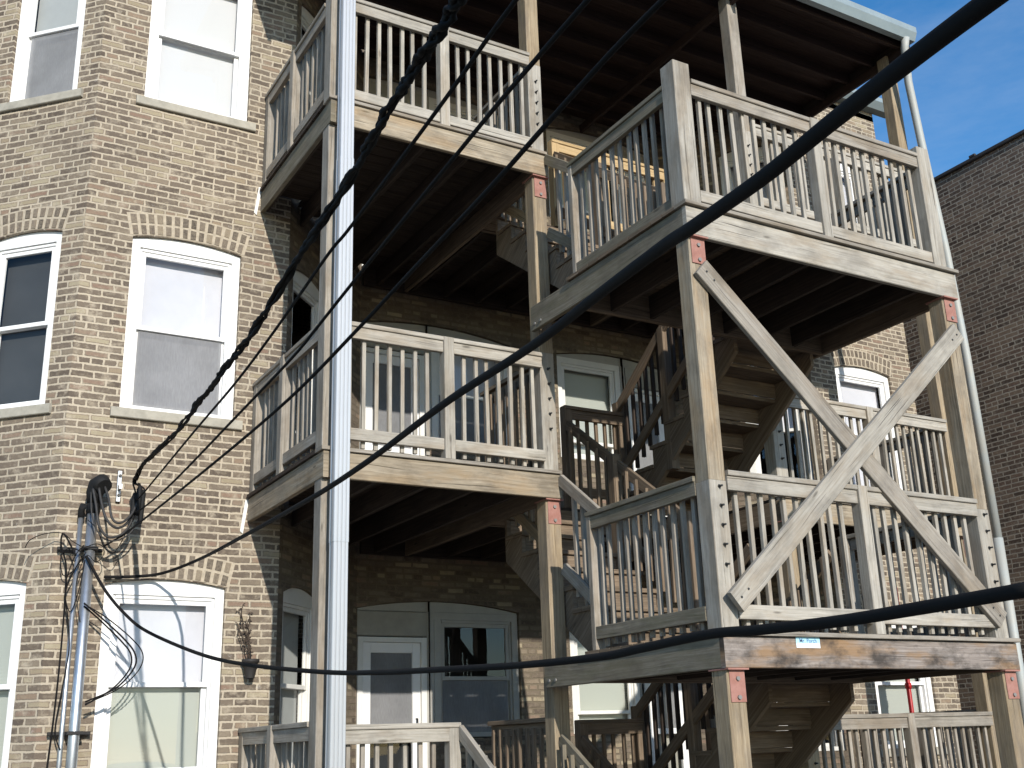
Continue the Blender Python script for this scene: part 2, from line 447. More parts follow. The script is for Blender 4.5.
def ubox(mb, F, ua, ub, na, nb, za, zb, c=.003, mi=0):
    um, nm, zm = (ua+ub)/2, (na+nb)/2, (za+zb)/2
    if ub-ua >= zb-za: mb.board(F.P(ua, nm, zm), F.P(ub, nm, zm), nb-na, zb-za, F.n, min(c, (zb-za)/3, (nb-na)/3), mi)
    else: mb.board(F.P(um, nm, za), F.P(um, nm, zb), ub-ua, nb-na, F.d, min(c, (ub-ua)/3, (nb-na)/3), mi)

def window(F, u0, u1, z0, z1, rise=.07, up='blind', low='blind', meet=.5, casing=.075, mat=None, arch=True, sill=True, opening=True, tops=None, screen=False, updrop=None):
    mat = mat or WHITE
    top = tops or arc(u0, u1, z1, rise)
    if opening: F.op.append((u0, u1, z0, top))
    mb = MB()
    head = z1-.075
    K = 12
    poly = [F.P(u0+.002, -.035, head)] + [F.P(u1-.002, -.035, head)] + [F.P(u0+.002+(u1-u0-.004)*k/K, -.035, top(u0+(u1-u0)*k/K)-.003) for k in range(K, -1, -1)]
    mb.prism(poly, -F.n, .06)
    ubox(mb, F, u0+.002, u0+casing, -.11, -.03, z0+.001, head)
    ubox(mb, F, u1-casing, u1-.002, -.11, -.03, z0+.001, head)
    ubox(mb, F, u0+casing, u1-casing, -.115, -.04, z0+.001, z0+.045)
    # outer stop round the sash
    a, b = u0+casing, u1-casing
    ubox(mb, F, a, a+.022, -.11, -.055, z0+.045, head); ubox(mb, F, b-.022, b, -.11, -.055, z0+.045, head)
    ubox(mb, F, a+.022, b-.022, -.11, -.05, head-.03, head)
    wo = mb.build('window', mat, bld)
    a += .022; b -= .022; zs, zh = z0+.045, head-.03; zm = zs+(zh-zs)*meet
    sm = MB(); t = .038
    for (s0, s1, n0, n1) in ((zm-.018, zh, -.092, -.062), (zs, zm+.018, -.125, -.095)):
        ubox(sm, F, a, a+t, n0, n1, s0, s1); ubox(sm, F, b-t, b, n0, n1, s0, s1)
        ubox(sm, F, a+t, b-t, n0, n1, s0, s0+t); ubox(sm, F, a+t, b-t, n0, n1, s1-t, s1)
    sm.build('sash', mat, wo)
    gm = MB()
    gm.face([F.P(a+t, -.078, zm+.02), F.P(b-t, -.078, zm+.02), F.P(b-t, -.078, zh-t), F.P(a+t, -.078, zh-t)])
    gm.face([F.P(a+t, -.111, zs+t), F.P(b-t, -.111, zs+t), F.P(b-t, -.111, zm-.02), F.P(a+t, -.111, zm-.02)])
    gm.build('pane', GLASS, wo)
    if screen:
        s = MB(); s.face([F.P(a+.02, -.084, zs), F.P(b-.02, -.084, zs), F.P(b-.02, -.084, zm-.018), F.P(a+.02, -.084, zm-.018)])
        s.build('insect_screen', SCREEN, wo)
    def cover(kind, za, zb):
        if kind == 'blind' or kind == 'white_blind':
            m = MB(); n = max(2, int((zb-za)/.026))
            for k in range(n):
                zc = za+(zb-za)*(k+.5)/n
                m.face([F.P(a, -.165, zc-.0145), F.P(b, -.165, zc-.0145), F.P(b, -.150, zc+.0125), F.P(a, -.150, zc+.0125)])
            m.build('blind', BLIND if kind == 'blind' else BLIND_W, wo)
        elif kind in ('curtain', 'white_curtain'):
            m = MB(); K = 40
            pr = [(a+(b-a)*k/K, -.175+.012*sin(k*1.1)+.006*sin(k*2.7+1)) for k in range(K+1)]
            for (ua, na), (ub, nb) in zip(pr, pr[1:]):
                m.face([F.P(ua, na, za), F.P(ub, nb, za), F.P(ub, nb, zb), F.P(ua, na, zb)], None, 0, True)
            m.build('curtain', CURTAIN_REFL if kind == 'curtain' else BLIND_W, wo)
        elif kind in ('shade_or_reflection', 'grey_shade', 'dark_pane_tone'):
            m = MB(); m.face([F.P(a, -.155, za), F.P(b, -.155, za), F.P(b, -.155, zb), F.P(a, -.155, zb)])
            m.build('shade_or_pane_tone', {'shade_or_reflection': CURTAIN_REFL, 'grey_shade': GREYSH, 'dark_pane_tone': DARK_PANE}[kind], wo)
        elif kind == 'half':
            m = MB(); m.face([F.P(a, -.17, za), F.P(a+(b-a)*.3, -.17, za), F.P(a+(b-a)*.2, -.17, zb), F.P(a, -.17, zb)])
            m.build('curtain', CURTAIN_REFL, wo)
    if up == low and up in ('shade_or_reflection', 'grey_shade', 'dark_pane_tone', 'blind', 'white_blind', 'curtain', 'white_curtain'): cover(up, zs, zh)
    else:
        cover(up, zm, zh); cover(low, zs, zm)
    if sill:
        s = MB(); ubox(s, F, u0-.07, u1+.07, -.10, .032, z0-.085, z0-.002, .006)
        s.build('sill', STONE, wo)
    if arch: arch_bricks(F, u0-.01, u1+.01, z1+.008, rise)
    return wo

H = {1: (1.45, 2.92), 2: (4.36, 5.915), 3: (7.29, 8.86)}
# left bay: 45-degree facet and front facet
s0 = F1.L-.95
for lv, (u, l, sc) in {1: ('blind', 'blind', 0), 2: ('dark_pane_tone', 'dark_pane_tone', 0), 3: ('grey_shade', 'grey_shade', 1)}.items():  # middle window: dark sheet added to tone down its reflection
    window(F1, s0, s0+.735, *H[lv], .045, u, l, screen=bool(sc))
for lv, (u, l, sc) in {1: ('shade_or_reflection', 'blind', 0), 2: ('shade_or_reflection', 'shade_or_reflection', 1), 3: ('white_blind', 'white_blind', 0)}.items():  # middle window: pale sheet painted in for a cloud reflection
    window(F2, .40, 1.355, *H[lv], .052, u, l, screen=bool(sc))
# recess: 45-degree facets
for lv in (1, 2, 3):
    window(F3, .10, .83, *H[lv], .075, 'grey_shade' if lv != 2 else None, 'grey_shade' if lv != 2 else None, mat=TRIM, sill=False, arch=False)
    window(F5, F5.L-.83, F5.L-.10, *H[lv], .075, 'curtain', None, mat=TRIM, sill=False, arch=False)
# right bay front
for lv, (u, l) in {1: ('blind', 'blind'), 2: ('shade_or_reflection', 'shade_or_reflection'), 3: ('curtain', 'curtain')}.items():
    window(F6, .42, 1.38, *H[lv], .06, u, l)

def door(F, u0, u1, z0, zt, dark=True, hinge_left=True):
    """storm door: white frame, rails, dark screen, a handle"""
    mb = MB()
    ubox(mb, F, u0, u0+.06, -.12, -.03, z0, zt); ubox(mb, F, u1-.06, u1, -.12, -.03, z0, zt); ubox(mb, F, u0+.06, u1-.06, -.12, -.03, zt-.05, zt)
    d = mb.build('door', TRIM, bld)
    a, b = u0+.062, u1-.062; zz = zt-.052
    lf = MB(); r = .088
    ubox(lf, F, a, a+r, -.095, -.055, z0+.01, zz); ubox(lf, F, b-r, b, -.095, -.055, z0+.01, zz)
    ubox(lf, F, a+r, b-r, -.095, -.055, zz-.10, zz); ubox(lf, F, a+r, b-r, -.095, -.055, z0+.01, z0+.28)
    ubox(lf, F, a+r, b-r, -.09, -.06, z0+.88, z0+.94)
    leaf = lf.build('storm_door', WHITE, d)
    lp = MB(); lp.face([F.P(a+r, -.082, z0+.28), F.P(b-r, -.082, z0+.28), F.P(b-r, -.082, zz-.10), F.P(a+r, -.082, zz-.10)])
    lp.build('door_pane', GLASS, d)
    sc = MB(); sc.face([F.P(a+r, -.076, z0+.94), F.P(b-r, -.076, z0+.94), F.P(b-r, -.076, zz-.10), F.P(a+r, -.076, zz-.10)])
    sc.build('insect_screen', SCREEN, d)
    bk = MB(); ubox(bk, F, u0+.06, u1-.06, -.20, -.165, z0+.01, zt-.05)
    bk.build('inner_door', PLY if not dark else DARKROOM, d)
    hd = MB(); hx = a+.05 if not hinge_left else b-.05
    hd.tube([F.P(hx, -.055, z0+.98), F.P(hx, -.02, z0+.98), F.P(hx+.0, -.015, z0+1.02), F.P(hx, -.02, z0+1.09), F.P(hx, -.055, z0+1.09)], .008, 6)
    hd.build('handle', BOLT, d)
    return d

u = lambda x: x-4.25
for lv in (1, 2, 3):
    dz = (lv-1)*3.03; zd = DECK[lv]
    tz = 2.955+dz
    # door with plywood transom + window under one wide arch (left unit), mirrored on the right
    top = arc(.0, 1.86, tz, .09)
    FBk.op.append((.01, .80, zd, top)); FBk.op.append((.80, 1.85, 1.70+dz, top))
    door(FBk, .03, .78, zd, 2.68+dz, dark=True)
    mb = MB()
    poly = [FBk.P(.0 + .012, -.045, 2.94+dz)] + [FBk.P(1.848, -.045, 2.94+dz)] + [FBk.P(.012+1.836*k/14, -.045, top(.012+1.836*k/14)-.003) for k in range(14, -1, -1)]
    mb.prism(poly, -FBk.n, .07); ubox(mb, FBk, .78, .86, -.12, -.03, zd, 2.94+dz)
    mb.build('arched_head_trim', TRIM_GRAY, bld)
    mb = MB(); ubox(mb, FBk, .012, .775, -.09, -.02, 2.69+dz, 2.935+dz, .01); mb.build('transom_panel', PLY, bld)
    window(FBk, .86, 1.848, 1.71+dz, 2.94+dz, .0, {1: None, 2: 'shade_or_reflection', 3: None}[lv], None, screen=True, mat=TRIM_GRAY if lv == 1 else TRIM, arch=False, sill=False, opening=False, meet=.49)
    top2 = arc(2.47, 4.12, tz, .09)
    FBk.op.append((2.48, 3.43, 1.70+dz, top2)); FBk.op.append((3.43, 4.11, zd, top2))
    mb = MB()
    poly = [FBk.P(2.482, -.045, 2.94+dz)] + [FBk.P(4.108, -.045, 2.94+dz)] + [FBk.P(2.482+1.626*k/14, -.045, top2(2.482+1.626*k/14)-.003) for k in range(14, -1, -1)]
    mb.prism(poly, -FBk.n, .07); ubox(mb, FBk, 3.40, 3.47, -.12, -.03, zd, 2.94+dz)
    mb.build('arched_head_trim', TRIM_GRAY, bld)
    window(FBk, 2.482, 3.40, 1.71+dz, 2.94+dz, .0, 'blind', 'blind', mat=TRIM, arch=False, sill=False, opening=False, meet=.16)
    door(FBk, 3.47, 4.10, zd, 2.68+dz, dark=False, hinge_left=False)
    mb = MB(); ubox(mb, FBk, 3.475, 4.10, -.09, -.02, 2.69+dz, 2.935+dz, .01); mb.build('transom_panel', PLY, bld)

mw = MB()
for f in (F1, F2, F6, F7): wall_facet(mw, f, -.3, ZT)
for a, b in (((11.9, 9.73), (11.9, 18)), ((11.9, 18), (-.6, 18)), ((-.6, 18), (-.6, 11.05))):
    wall_facet(mw, Facet(a, b, 0), -.3, ZT)
mw.build('wall', BRICK, bld)
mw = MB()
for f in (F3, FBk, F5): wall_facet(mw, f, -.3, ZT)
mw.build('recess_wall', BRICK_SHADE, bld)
rm = MB()
rp = [Vector((x, y, ZT-.3)) for x, y in pts]+[Vector((11.9, 18, ZT-.3)), Vector((-.6, 18, ZT-.3))]
rm.prism(rp, (0, 0, 1), .08); rm.build('roof', ROOFTOP, bld)
# sheet-metal eaves gutter along the wall tops
def gutter_run(mb, a, b, z, out=.19, h=.15):
    a = Vector((a[0], a[1], 0)); b = Vector((b[0], b[1], 0)); d = (b-a).normalized(); n = Vector((d.y, -d.x, 0))
    prof = [(0, 0), (out*.62, 0), (out, h*.55), (out, h), (out-.012, h), (out-.012, h*.8), (.0, h*.8)]
    P = [[p+n*x+Vector((0, 0, z+y)) for x, y in prof] for p in (a-d*.0, b+d*.0)]
    for i in range(len(prof)):
        j = (i+1) % len(prof); mb.face([P[0][i], P[0][j], P[1][j], P[1][i]])
    mb.face(list(reversed(P[0]))); mb.face(P[1])
for a, b in (((1.25, 9.2), (3.05, 9.2)), ((9.56, 9.2), (11.62, 9.2)), ((-.55, 11.0), (1.25, 9.2))):
    gm = MB(); gutter_run(gm, a, b, 9.83); gm.build('gutter', GUTTER, bld)
# cavity behind the windows: dark room backs so nothing bright shows through
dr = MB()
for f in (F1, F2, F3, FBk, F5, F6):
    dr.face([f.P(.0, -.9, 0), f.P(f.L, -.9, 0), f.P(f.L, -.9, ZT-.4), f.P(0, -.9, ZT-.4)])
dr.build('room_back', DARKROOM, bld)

nb = thing('brick_building', (13.0, 12, 0), 'dark red-brown brick side wall of the neighbouring building against the blue sky', 'building')
mb = MB(); NF = Facet((13.0, 26), (13.0, 5.2), 0)
NF.n = Vector((-1, 0, 0))
wall_facet(mb, NF, -.3, 9.35)
for a, b in (((13.0, 5.2), (21, 5.2)), ((21, 5.2), (21, 26)), ((21, 26), (13, 26))): wall_facet(mb, Facet(a, b, 0), -.3, 9.35)
mb.build('wall', BRICK_FAR, nb)
mb = MB(); mb.box(12.96, 5.15, 9.35, 13.35, 26.05, 9.41, .012)
for k in range(18):
    y = 5.3+k*1.13+random.uniform(-.2, .2); mb.box(12.955, y, 9.405, 13.0, y+random.uniform(.05, .16), 9.44+random.uniform(0, .03), .006)
mb.build('coping', plain('dark_clay_coping', (.05, .043, .04), .7, 0, 6, .4, .003), nb)
mb = MB(); mb.face([(13.1, 5.3, 9.3), (20.9, 5.3, 9.3), (20.9, 25.9, 9.3), (13.1, 25.9, 9.3)]); mb.build('roof', ROOFTOP, nb)

# ------------------------------------------------------------------ ground
g = MB(); g.face([(-400, -400, 0), (400, -400, 0), (400, 400, 0), (-400, 400, 0)], [(0, 0), (800, 0), (800, 800), (0, 800)])
m, nt = newmat('alley_concrete'); q = N(nt)
ob = q.n('ShaderNodeTexCoord').outputs['Object']
f = q.noise(ob, .7, 8, .6)
q.finish(q.mix(q.ramp(f, [(.35, (0, 0, 0)), (.65, (1, 1, 1))]), (.10, .097, .09), (.16, .153, .14)), .95, q.noise(ob, 30, 5, .6), .004)
tag(g.build('ground', m), kind='structure')

# ------------------------------------------------------------------ posts
def bolts(root, x, y, zs, nrm=(0, -1, 0)):
    n = Vector(nrm)
    for z in zs:
        b = MB(); p = Vector((x, y, z))
        b.tube([p-n*.02, p+n*.006], .013, 6); b.tube([p+n*.004, p+n*.032], .007, 6)
        b.build('bolt', BOLT, root)

def post(x, y, z0, z1, mat, label, plate=True, bolt=None, base_light=None, w=.14, group='square timber posts of the porch', pmat=None):
    """x, y = left front corner of the post"""
    t = thing('wooden_post', (x+w/2, y+w/2, z0), label, 'post', group)
    m = MB()
    top = z1-(.012 if plate else 0)
    if base_light:
        zc = base_light
        m.board((x+w/2, y+w/2, z0), (x+w/2, y+w/2, zc), w, w, (1, 0, 0), .005, 0)
        m.board((x+w/2, y+w/2, zc+.002), (x+w/2, y+w/2, top), w-.004, w-.004, (1, 0, 0), .005, 1)
        m.build('timber', [W_PALE, mat], t)
    else:
        m.board((x+w/2, y+w/2, z0), (x+w/2, y+w/2, top), w, w, (1, 0, 0), .005)
        m.build('timber', mat, t)
    if plate:
        p = MB(); p.box(x-.012, y-.035, z1-.012, x+w+.012, y+w+.012, z1-.001, .002)
        p.box(x+.018, y-.007, z1-.20, x+w-.002, y-.0005, z1-.0125, .002)
        p.build('bracket_plate', RED, t)
        for dz in (.05, .16):
            b = MB(); c = Vector((x+w/2+.008, y-.007, z1-.0125-dz))
            b.tube([c, c-Vector((0, .012, 0))], .014, 6); b.build('bolt', BOLTG, t)
    if bolt:
        b0, n, dz = bolt
        bolts(t, x+w*.55, y, [b0+dz*k for k in range(n)])
    return t

YP = YA+.045
PX = {'l': 2.765, 'm': 4.655, 'r': 7.185, 'e': 9.60}
desc = {'l': 'behind the white downspout', 'm': 'between the left decks and the stair tower',
        'r': 'between the stair tower and the right decks', 'e': 'at the far right end of the decks'}
for k, x in PX.items():
    tone = {'l': W_GRAY, 'm': W_TAN, 'r': W_TAN, 'e': W_TAN}[k]
    post(x, YP, 0, .60, tone, 'ground-level stub timber post '+desc[k], False)
    post(x, YP, DECK[1], 3.483, W_TAN if k != 'l' else W_GRAY, 'bottom-storey timber post '+desc[k], k != 'l',
         bolt=None if k in 'le' else (DECK[1]+.32, 5, .13))
    post(x, YP, DECK[2], 6.383, tone, 'middle-storey timber post '+desc[k], k != 'l', bolt=None if k in 'le' else (DECK[2]+.36, 5, .13),
         base_light=None if k in 'le' else DECK[2]+1.02)
    post(x, YP, DECK[3], 9.16, {'l': W_GRAY, 'm': W_TAN, 'r': W_GRAY, 'e': W_TAN}[k], 'top-storey timber post '+desc[k]+', under the roof', False,
         bolt=None if k in 'le' else (DECK[3]+.30, 5, .11), base_light=None if k in 'le' else DECK[3]+.92)
TX = {'l': X1+.015, 'r': X2-.175}
YT = YB+.02
for k, nm in (('l', 'left'), ('r', 'right')):
    x = TX[k]
    post(x, YT, 0, LAND[1]-.22, W_TAN, f'tan timber post with red plate under the {nm} front corner of the lower landing', True)
    post(x, YT, LAND[1], LAND[2]-.25, W_FASCIA, f'bleached timber post between the two stair landings at the {nm} front corner', True,
         bolt=(LAND[1]+.41, 5, .125), base_light=LAND[1]+.95, pmat=None)
    post(x-.02 if k == 'l' else x-.045, YB-.005, LAND[2]+.002, 6.275 if k == 'l' else 6.225, W_PALE, f'thick pale newel post at the {nm} front corner of the upper landing', False, w=.15 if k == 'l' else .14,
         group='newel posts of the upper landing')

# ------------------------------------------------------------------ decks
def plank_floor(mb, x0, x1, y0, y1, z, t=.028, w=.135, axis='x', gap=.006):
    if axis == 'x':
        y = y0
        while y < y1-.02:
            e = min(y+w, y1); mb.board((x0, (y+e-gap)/2, z-t/2), (x1, (y+e-gap)/2, z-t/2), e-gap-y, t, (0, 1, 0), .003); y += w
    else:
        x = x0
        while x < x1-.02:
            e = min(x+w, x1); mb.board(((x+e-gap)/2, y0, z-t/2), ((x+e-gap)/2, y1, z-t/2), e-gap-x, t, (1, 0, 0), .003); x += w

def edge_y(x):
    """wall line behind the deck at x"""
    if x < 3.05: return 9.2
    if x < 4.25: return 9.2+(x-3.05)
    if x < 8.38: return 10.4
    if x < 9.58: return 10.4-(x-8.38)
    return 9.2

names = {1: 'ground-floor', 2: 'middle', 3: 'top'}
for lv in (1, 2, 3):
    z = DECK[lv]; zt = z-.028; zb = {1: .58, 2: 3.483, 3: 6.383}[lv]
    t = thing('porch_deck', (6.2, 8.8, zb), f'{names[lv]} timber deck running along the whole porch, with joists and face boards', 'deck', 'decks of the back porch')
    fl = MB()
    # planks run along x; the stair well is left open
    y = YA-.022; w = .138
    while y < 10.36:
        e = y+w-.006; mid = (y+e)/2
        xa = X0-.02 if mid < 9.19 else 3.05+(mid-9.2)+.06
        xb = X3+.02 if mid < 9.19 else 9.58-(mid-9.2)-.06
        segs = [(xa, X1+.20), (X2-.12, xb)] if mid < YD else [(xa, (xa+xb)/2-.4), ((xa+xb)/2-.398, xb)]
        for a, b in segs:
            fl.board((a, mid, z-.014), (b, mid, z-.014), e-y, .028, (0, 1, 0), .003)
        y += w
    fl.mi = [1 if sum(fl.v[k][1] for k in f)/len(f) < YA+.12 or min(fl.v[k][0] for k in f) < X0+.01 and False else 0 for f in fl.f]; fl.build('decking', [W_DARK, W_GRAY], t)  # dark planks carry the underside's shading as colour; front plank stays gray
    jm = []
    xs = [X0+.05+.405*k for k in range(18)]
    for x in xs:
        if x > X3-.05: break
        if abs(x-(X1+.185)) < .04 or abs(x-(X2-.108)) < .04: x += .07
        ys = YA+.045 if (x < X1+.15 or x > X2-.1) else YD+.04
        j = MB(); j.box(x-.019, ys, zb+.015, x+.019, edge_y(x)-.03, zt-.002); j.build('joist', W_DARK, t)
    def fas(x0, y0, x1, y1, mat, z0=zb, z1=zt-.003):
        f = MB(); f.box(x0, y0, z0, x1, y1, z1, .004); f.build('fascia', mat, t)
    fas(X0+.042, YA, 4.79, YA+.04, W_FASCIA)
    fas(X0, YA-.002, X0+.04, YF-.01, W_OLIVE if lv != 2 else W_FASCIA)
    fas(7.175, YA, X3-.042, YA+.04, W_FASCIA)
    fas(X3-.04, YA-.002, X3, YF-.01, W_BROWN)
    fas(X1+.21, YD, X2-.13, YD+.04, W_BROWN)
    fas(X1+.165, YA+.045, X1+.205, 10.335, W_BROWN); fas(X2-.128, YA+.045, X2-.088, 10.335, W_BROWN)
    fas(4.27, 10.34, 8.36, 10.38, W_DARK)

LN = {1: 'lower', 2: 'upper'}
for k in (1, 2):
    z = LAND[k]; zb = {1: 2.015, 2: 4.895}[k]; zt = z-.03
    t = thing('stair_landing', ((X1+X2)/2, (YB+YL)/2, zb), f'{LN[k]} stair landing platform of the tower projecting in front of the decks', 'landing', 'stair landings of the tower')
    fl = MB(); plank_floor(fl, X1-.02, X2+.02, YB-.03, YL+.0, z); fl.mi = [1 if sum(fl.v[q][1] for q in f)/len(f) < YB+.13 else 0 for f in fl.f]; fl.build('decking', [W_BROWN, W_GRAY], t)
    def fas(x0, y0, x1, y1, mat, z0=zb, z1=zt-.002):
        f = MB(); f.box(x0, y0, z0, x1, y1, z1, .005); return f.build('fascia', mat, t)
    fr = fas(X1, YB, X2, YB+.042, W_STAIN if k == 1 else W_PALE)
    fas(X1, YB+.044, X1+.042, YA+.035, W_OLIVE if k == 2 else W_OLIVE)
    fas(X2-.042, YB+.044, X2, YA+.035, W_BROWN)
    fas(X1+.044, YL-.042, X2-.044, YL, W_BROWN)
    for i in range(1, 7):
        x = X1+(X2-X1)*i/7; j = MB(); j.box(x-.019, YB+.045, zb+.02, x+.019, YL-.045, zt-.002); j.build('joist', W_DARK if k == 2 else W_DARK, t)
    for yy in (YA-.03, YA-.12):
        b = MB(); c = Vector((X1, yy, zb+.05)); b.tube([c, c-Vector((.010, 0, 0))], .012, 7); b.build('bolt', BOLTG, t)

# ------------------------------------------------------------------ railings
BAL = {}
def baluster(root, p, length, mat, dx=0.0, w=.031):
    L = round(length, 2); key = (L, mat.name, w, random.randrange(3))
    if key not in BAL:
        m = MB(); m.board((0, 0, 0), (0, 0, L), w, w, (1, 0, 0), .003); me = m.mesh('baluster'); me.materials.append(mat); BAL[key] = me
    o = bpy.data.objects.new('baluster', BAL[key]); COL.objects.link(o); o.parent = root
    b = Vector((0, 0, 0)); q = root
    while q: b = b+q.location; q = q.parent
    o.location = Vector(p)-b
    o.rotation_euler = (random.gauss(0, .004), random.gauss(0, .005), random.gauss(0, .06))
    return o

def railing(p0, p1, z, label, mat, cap=None, h=1.005, bot=.075, sp=.107, nposts=1, inward=None, endposts=(0, 0), capmat=None, stub=.03, group=GA, balmat=None, pw=.09, postmat=None):
    """p0->p1: outer face line (plan); inward: plan vector to the deck side"""
    p0 = Vector((p0[0], p0[1], 0)); p1 = Vector((p1[0], p1[1], 0)); d = p1-p0; L = d.length; d.normalize()
    n = Vector((inward[0], inward[1], 0))
    t = thing('porch_railing', ((p0+p1)/2+Vector((0, 0, z))), label, 'railing', group)
    def Q(u, i, zz): return p0+d*u+n*i+Vector((0, 0, z+zz))
    tr = MB(); tr.board(Q(0, .019, h-.083), Q(L, .019, h-.083), .038, .092, n, .003)
    tr.board(Q(0, .030, h-.018), Q(L, .030, h-.018), .088, .035, n, .004); tr.build('top_rail', capmat or mat, t)
    br = MB(); br.board(Q(0, .019, bot+.045), Q(L, .019, bot+.045), .038, .09, n, .003); br.build('bottom_rail', mat, t)
    posts = [L*(i+1)/(nposts+1) for i in range(nposts)]
    for pu in posts:
        m = MB(); m.board(Q(pu, .022, .004), Q(pu, .022, h-.004), .088, .088, d, .004); m.build('rail_post', mat, t)
    for i, e in enumerate(endposts):
        if e:
            m = MB(); uu = pw/2-.002 if i == 0 else L-pw/2+.002; m.board(Q(uu, .041, .003), Q(uu, .041, h+e-1.004), pw, .09, d, .004); m.build('rail_post', postmat or mat, t)
    nb = int(L/sp)
    off = (L-(nb-1)*sp)/2
    for k in range(nb):
        u = off+k*sp+random.uniform(-.006, .006)
        if any(abs(u-pu) < .062 for pu in posts): continue
        if endposts[0] and u < pw or endposts[1] and u > L-pw: continue
        baluster(t, Q(u, .0575, stub+random.uniform(-.008, .008)), h-.07-stub, balmat or mat)
    return t

for lv in (1, 2, 3):
    z = DECK[lv]; nm = {1: 'bottom-storey', 2: 'middle-storey', 3: 'top-storey'}[lv]
    fr = W_PALE if lv != 1 else W_PALE
    x1 = PX['m'] if lv != 1 else 3.84
    railing((X0+.155, YA+.01), (x1-.002, YA+.01), z, f'{nm} railing along the front of the left deck, right of the white downspout', fr, h=1.0 if lv > 1 else .975, bot=.035 if lv == 3 else .075, inward=(0, 1), nposts=1 if lv > 1 else 0, endposts=(0, 0 if lv > 1 else 1), balmat=W_GRAY if lv == 1 else None)
    railing((X0+.007, YF-.02), (X0+.007, YP+.142), z, f'{nm} railing along the left side of the left deck, ending at the brick wall', W_GRAY, inward=(1, 0), nposts=1, sp=.118, endposts=(1, 0))
    railing((PX['r']+.142, YA+.01), (PX['e']-.002, YA+.01), z, f'{nm} railing along the front of the right deck, behind the stair tower', W_PALE if lv > 1 else W_GRAY, h=1.0 if lv > 1 else .975, inward=(0, 1), nposts=1)
    railing((X3-.005, YP+.142), (X3-.005, YF-.02), z, f'{nm} railing along the far right side of the right deck', W_GRAY, inward=(-1, 0), nposts=1, endposts=(0, 1))
    # stair-well guard along the deck edge (bridges the gap between the two flights; whole width at the top)
    xa, xb = 5.64, (6.33 if lv < 3 else X2-.14)
    mt = {1: W_BROWN, 2: W_BROWN, 3: W_YELLOW}[lv]
    railing((xa, YD+.01), (xb, YD+.01), z, {1: 'short brown railing at the head of the bottom stairs, behind the lower landing', 2: 'short brown railing at the head of the middle stairs, partly hidden by the tower', 3: 'fresh yellow wooden railing at the head of the top stairs'}[lv], mt, inward=(0, 1), nposts=0, endposts=(1, 0 if lv < 3 else 1), bot=.30 if lv == 1 else .12, group='guards round the stair well', balmat=W_BROWN if lv < 3 else W_YELLOW)
    railing((X1+.205, YD+.0), (X1+.205, YP+.145), z, {1: 'brown side railing between the bottom left deck and the stair well', 2: 'brown side railing between the middle left deck and the stair well', 3: 'grey side railing between the top left deck and the stair well'}[lv], W_BROWN if lv < 3 else W_GRAY, inward=(-1, 0), nposts=0, group='guards round the stair well')

for k in (1, 2):
    z = LAND[k]; nm = LN[k]
    xl, xr = TX['l'], TX['r']
    railing((xl+.142, YB+.01), (xr-.002, YB+.01), z, f'front railing of the {nm} stair landing between its two corner posts', W_PALE, h=1.02, inward=(0, 1), nposts=1, sp=.105, bot=.075 if k == 1 else .035, capmat=W_GRAY if k == 2 else None)
    railing((X1+.009, YL-.07), (X1+.009, YT+.142 if k == 1 else YB+.147), z, f'left side railing of the {nm} stair landing, sloping towards its front corner post', W_OLIVE if k == 2 else W_BROWN if False else W_OLIVE, h=1.0, inward=(1, 0), nposts=0, sp=.108, endposts=(1, 0), balmat=W_GRAY, bot=.075 if k == 1 else .004, pw=.05, postmat=W_GRAY)
    railing((X2-.005, YT+.14), (X2-.005, YL), z, f'right side railing of the {nm} stair landing', W_GRAY, h=1.0, inward=(-1, 0), nposts=0, endposts=(0, 1))

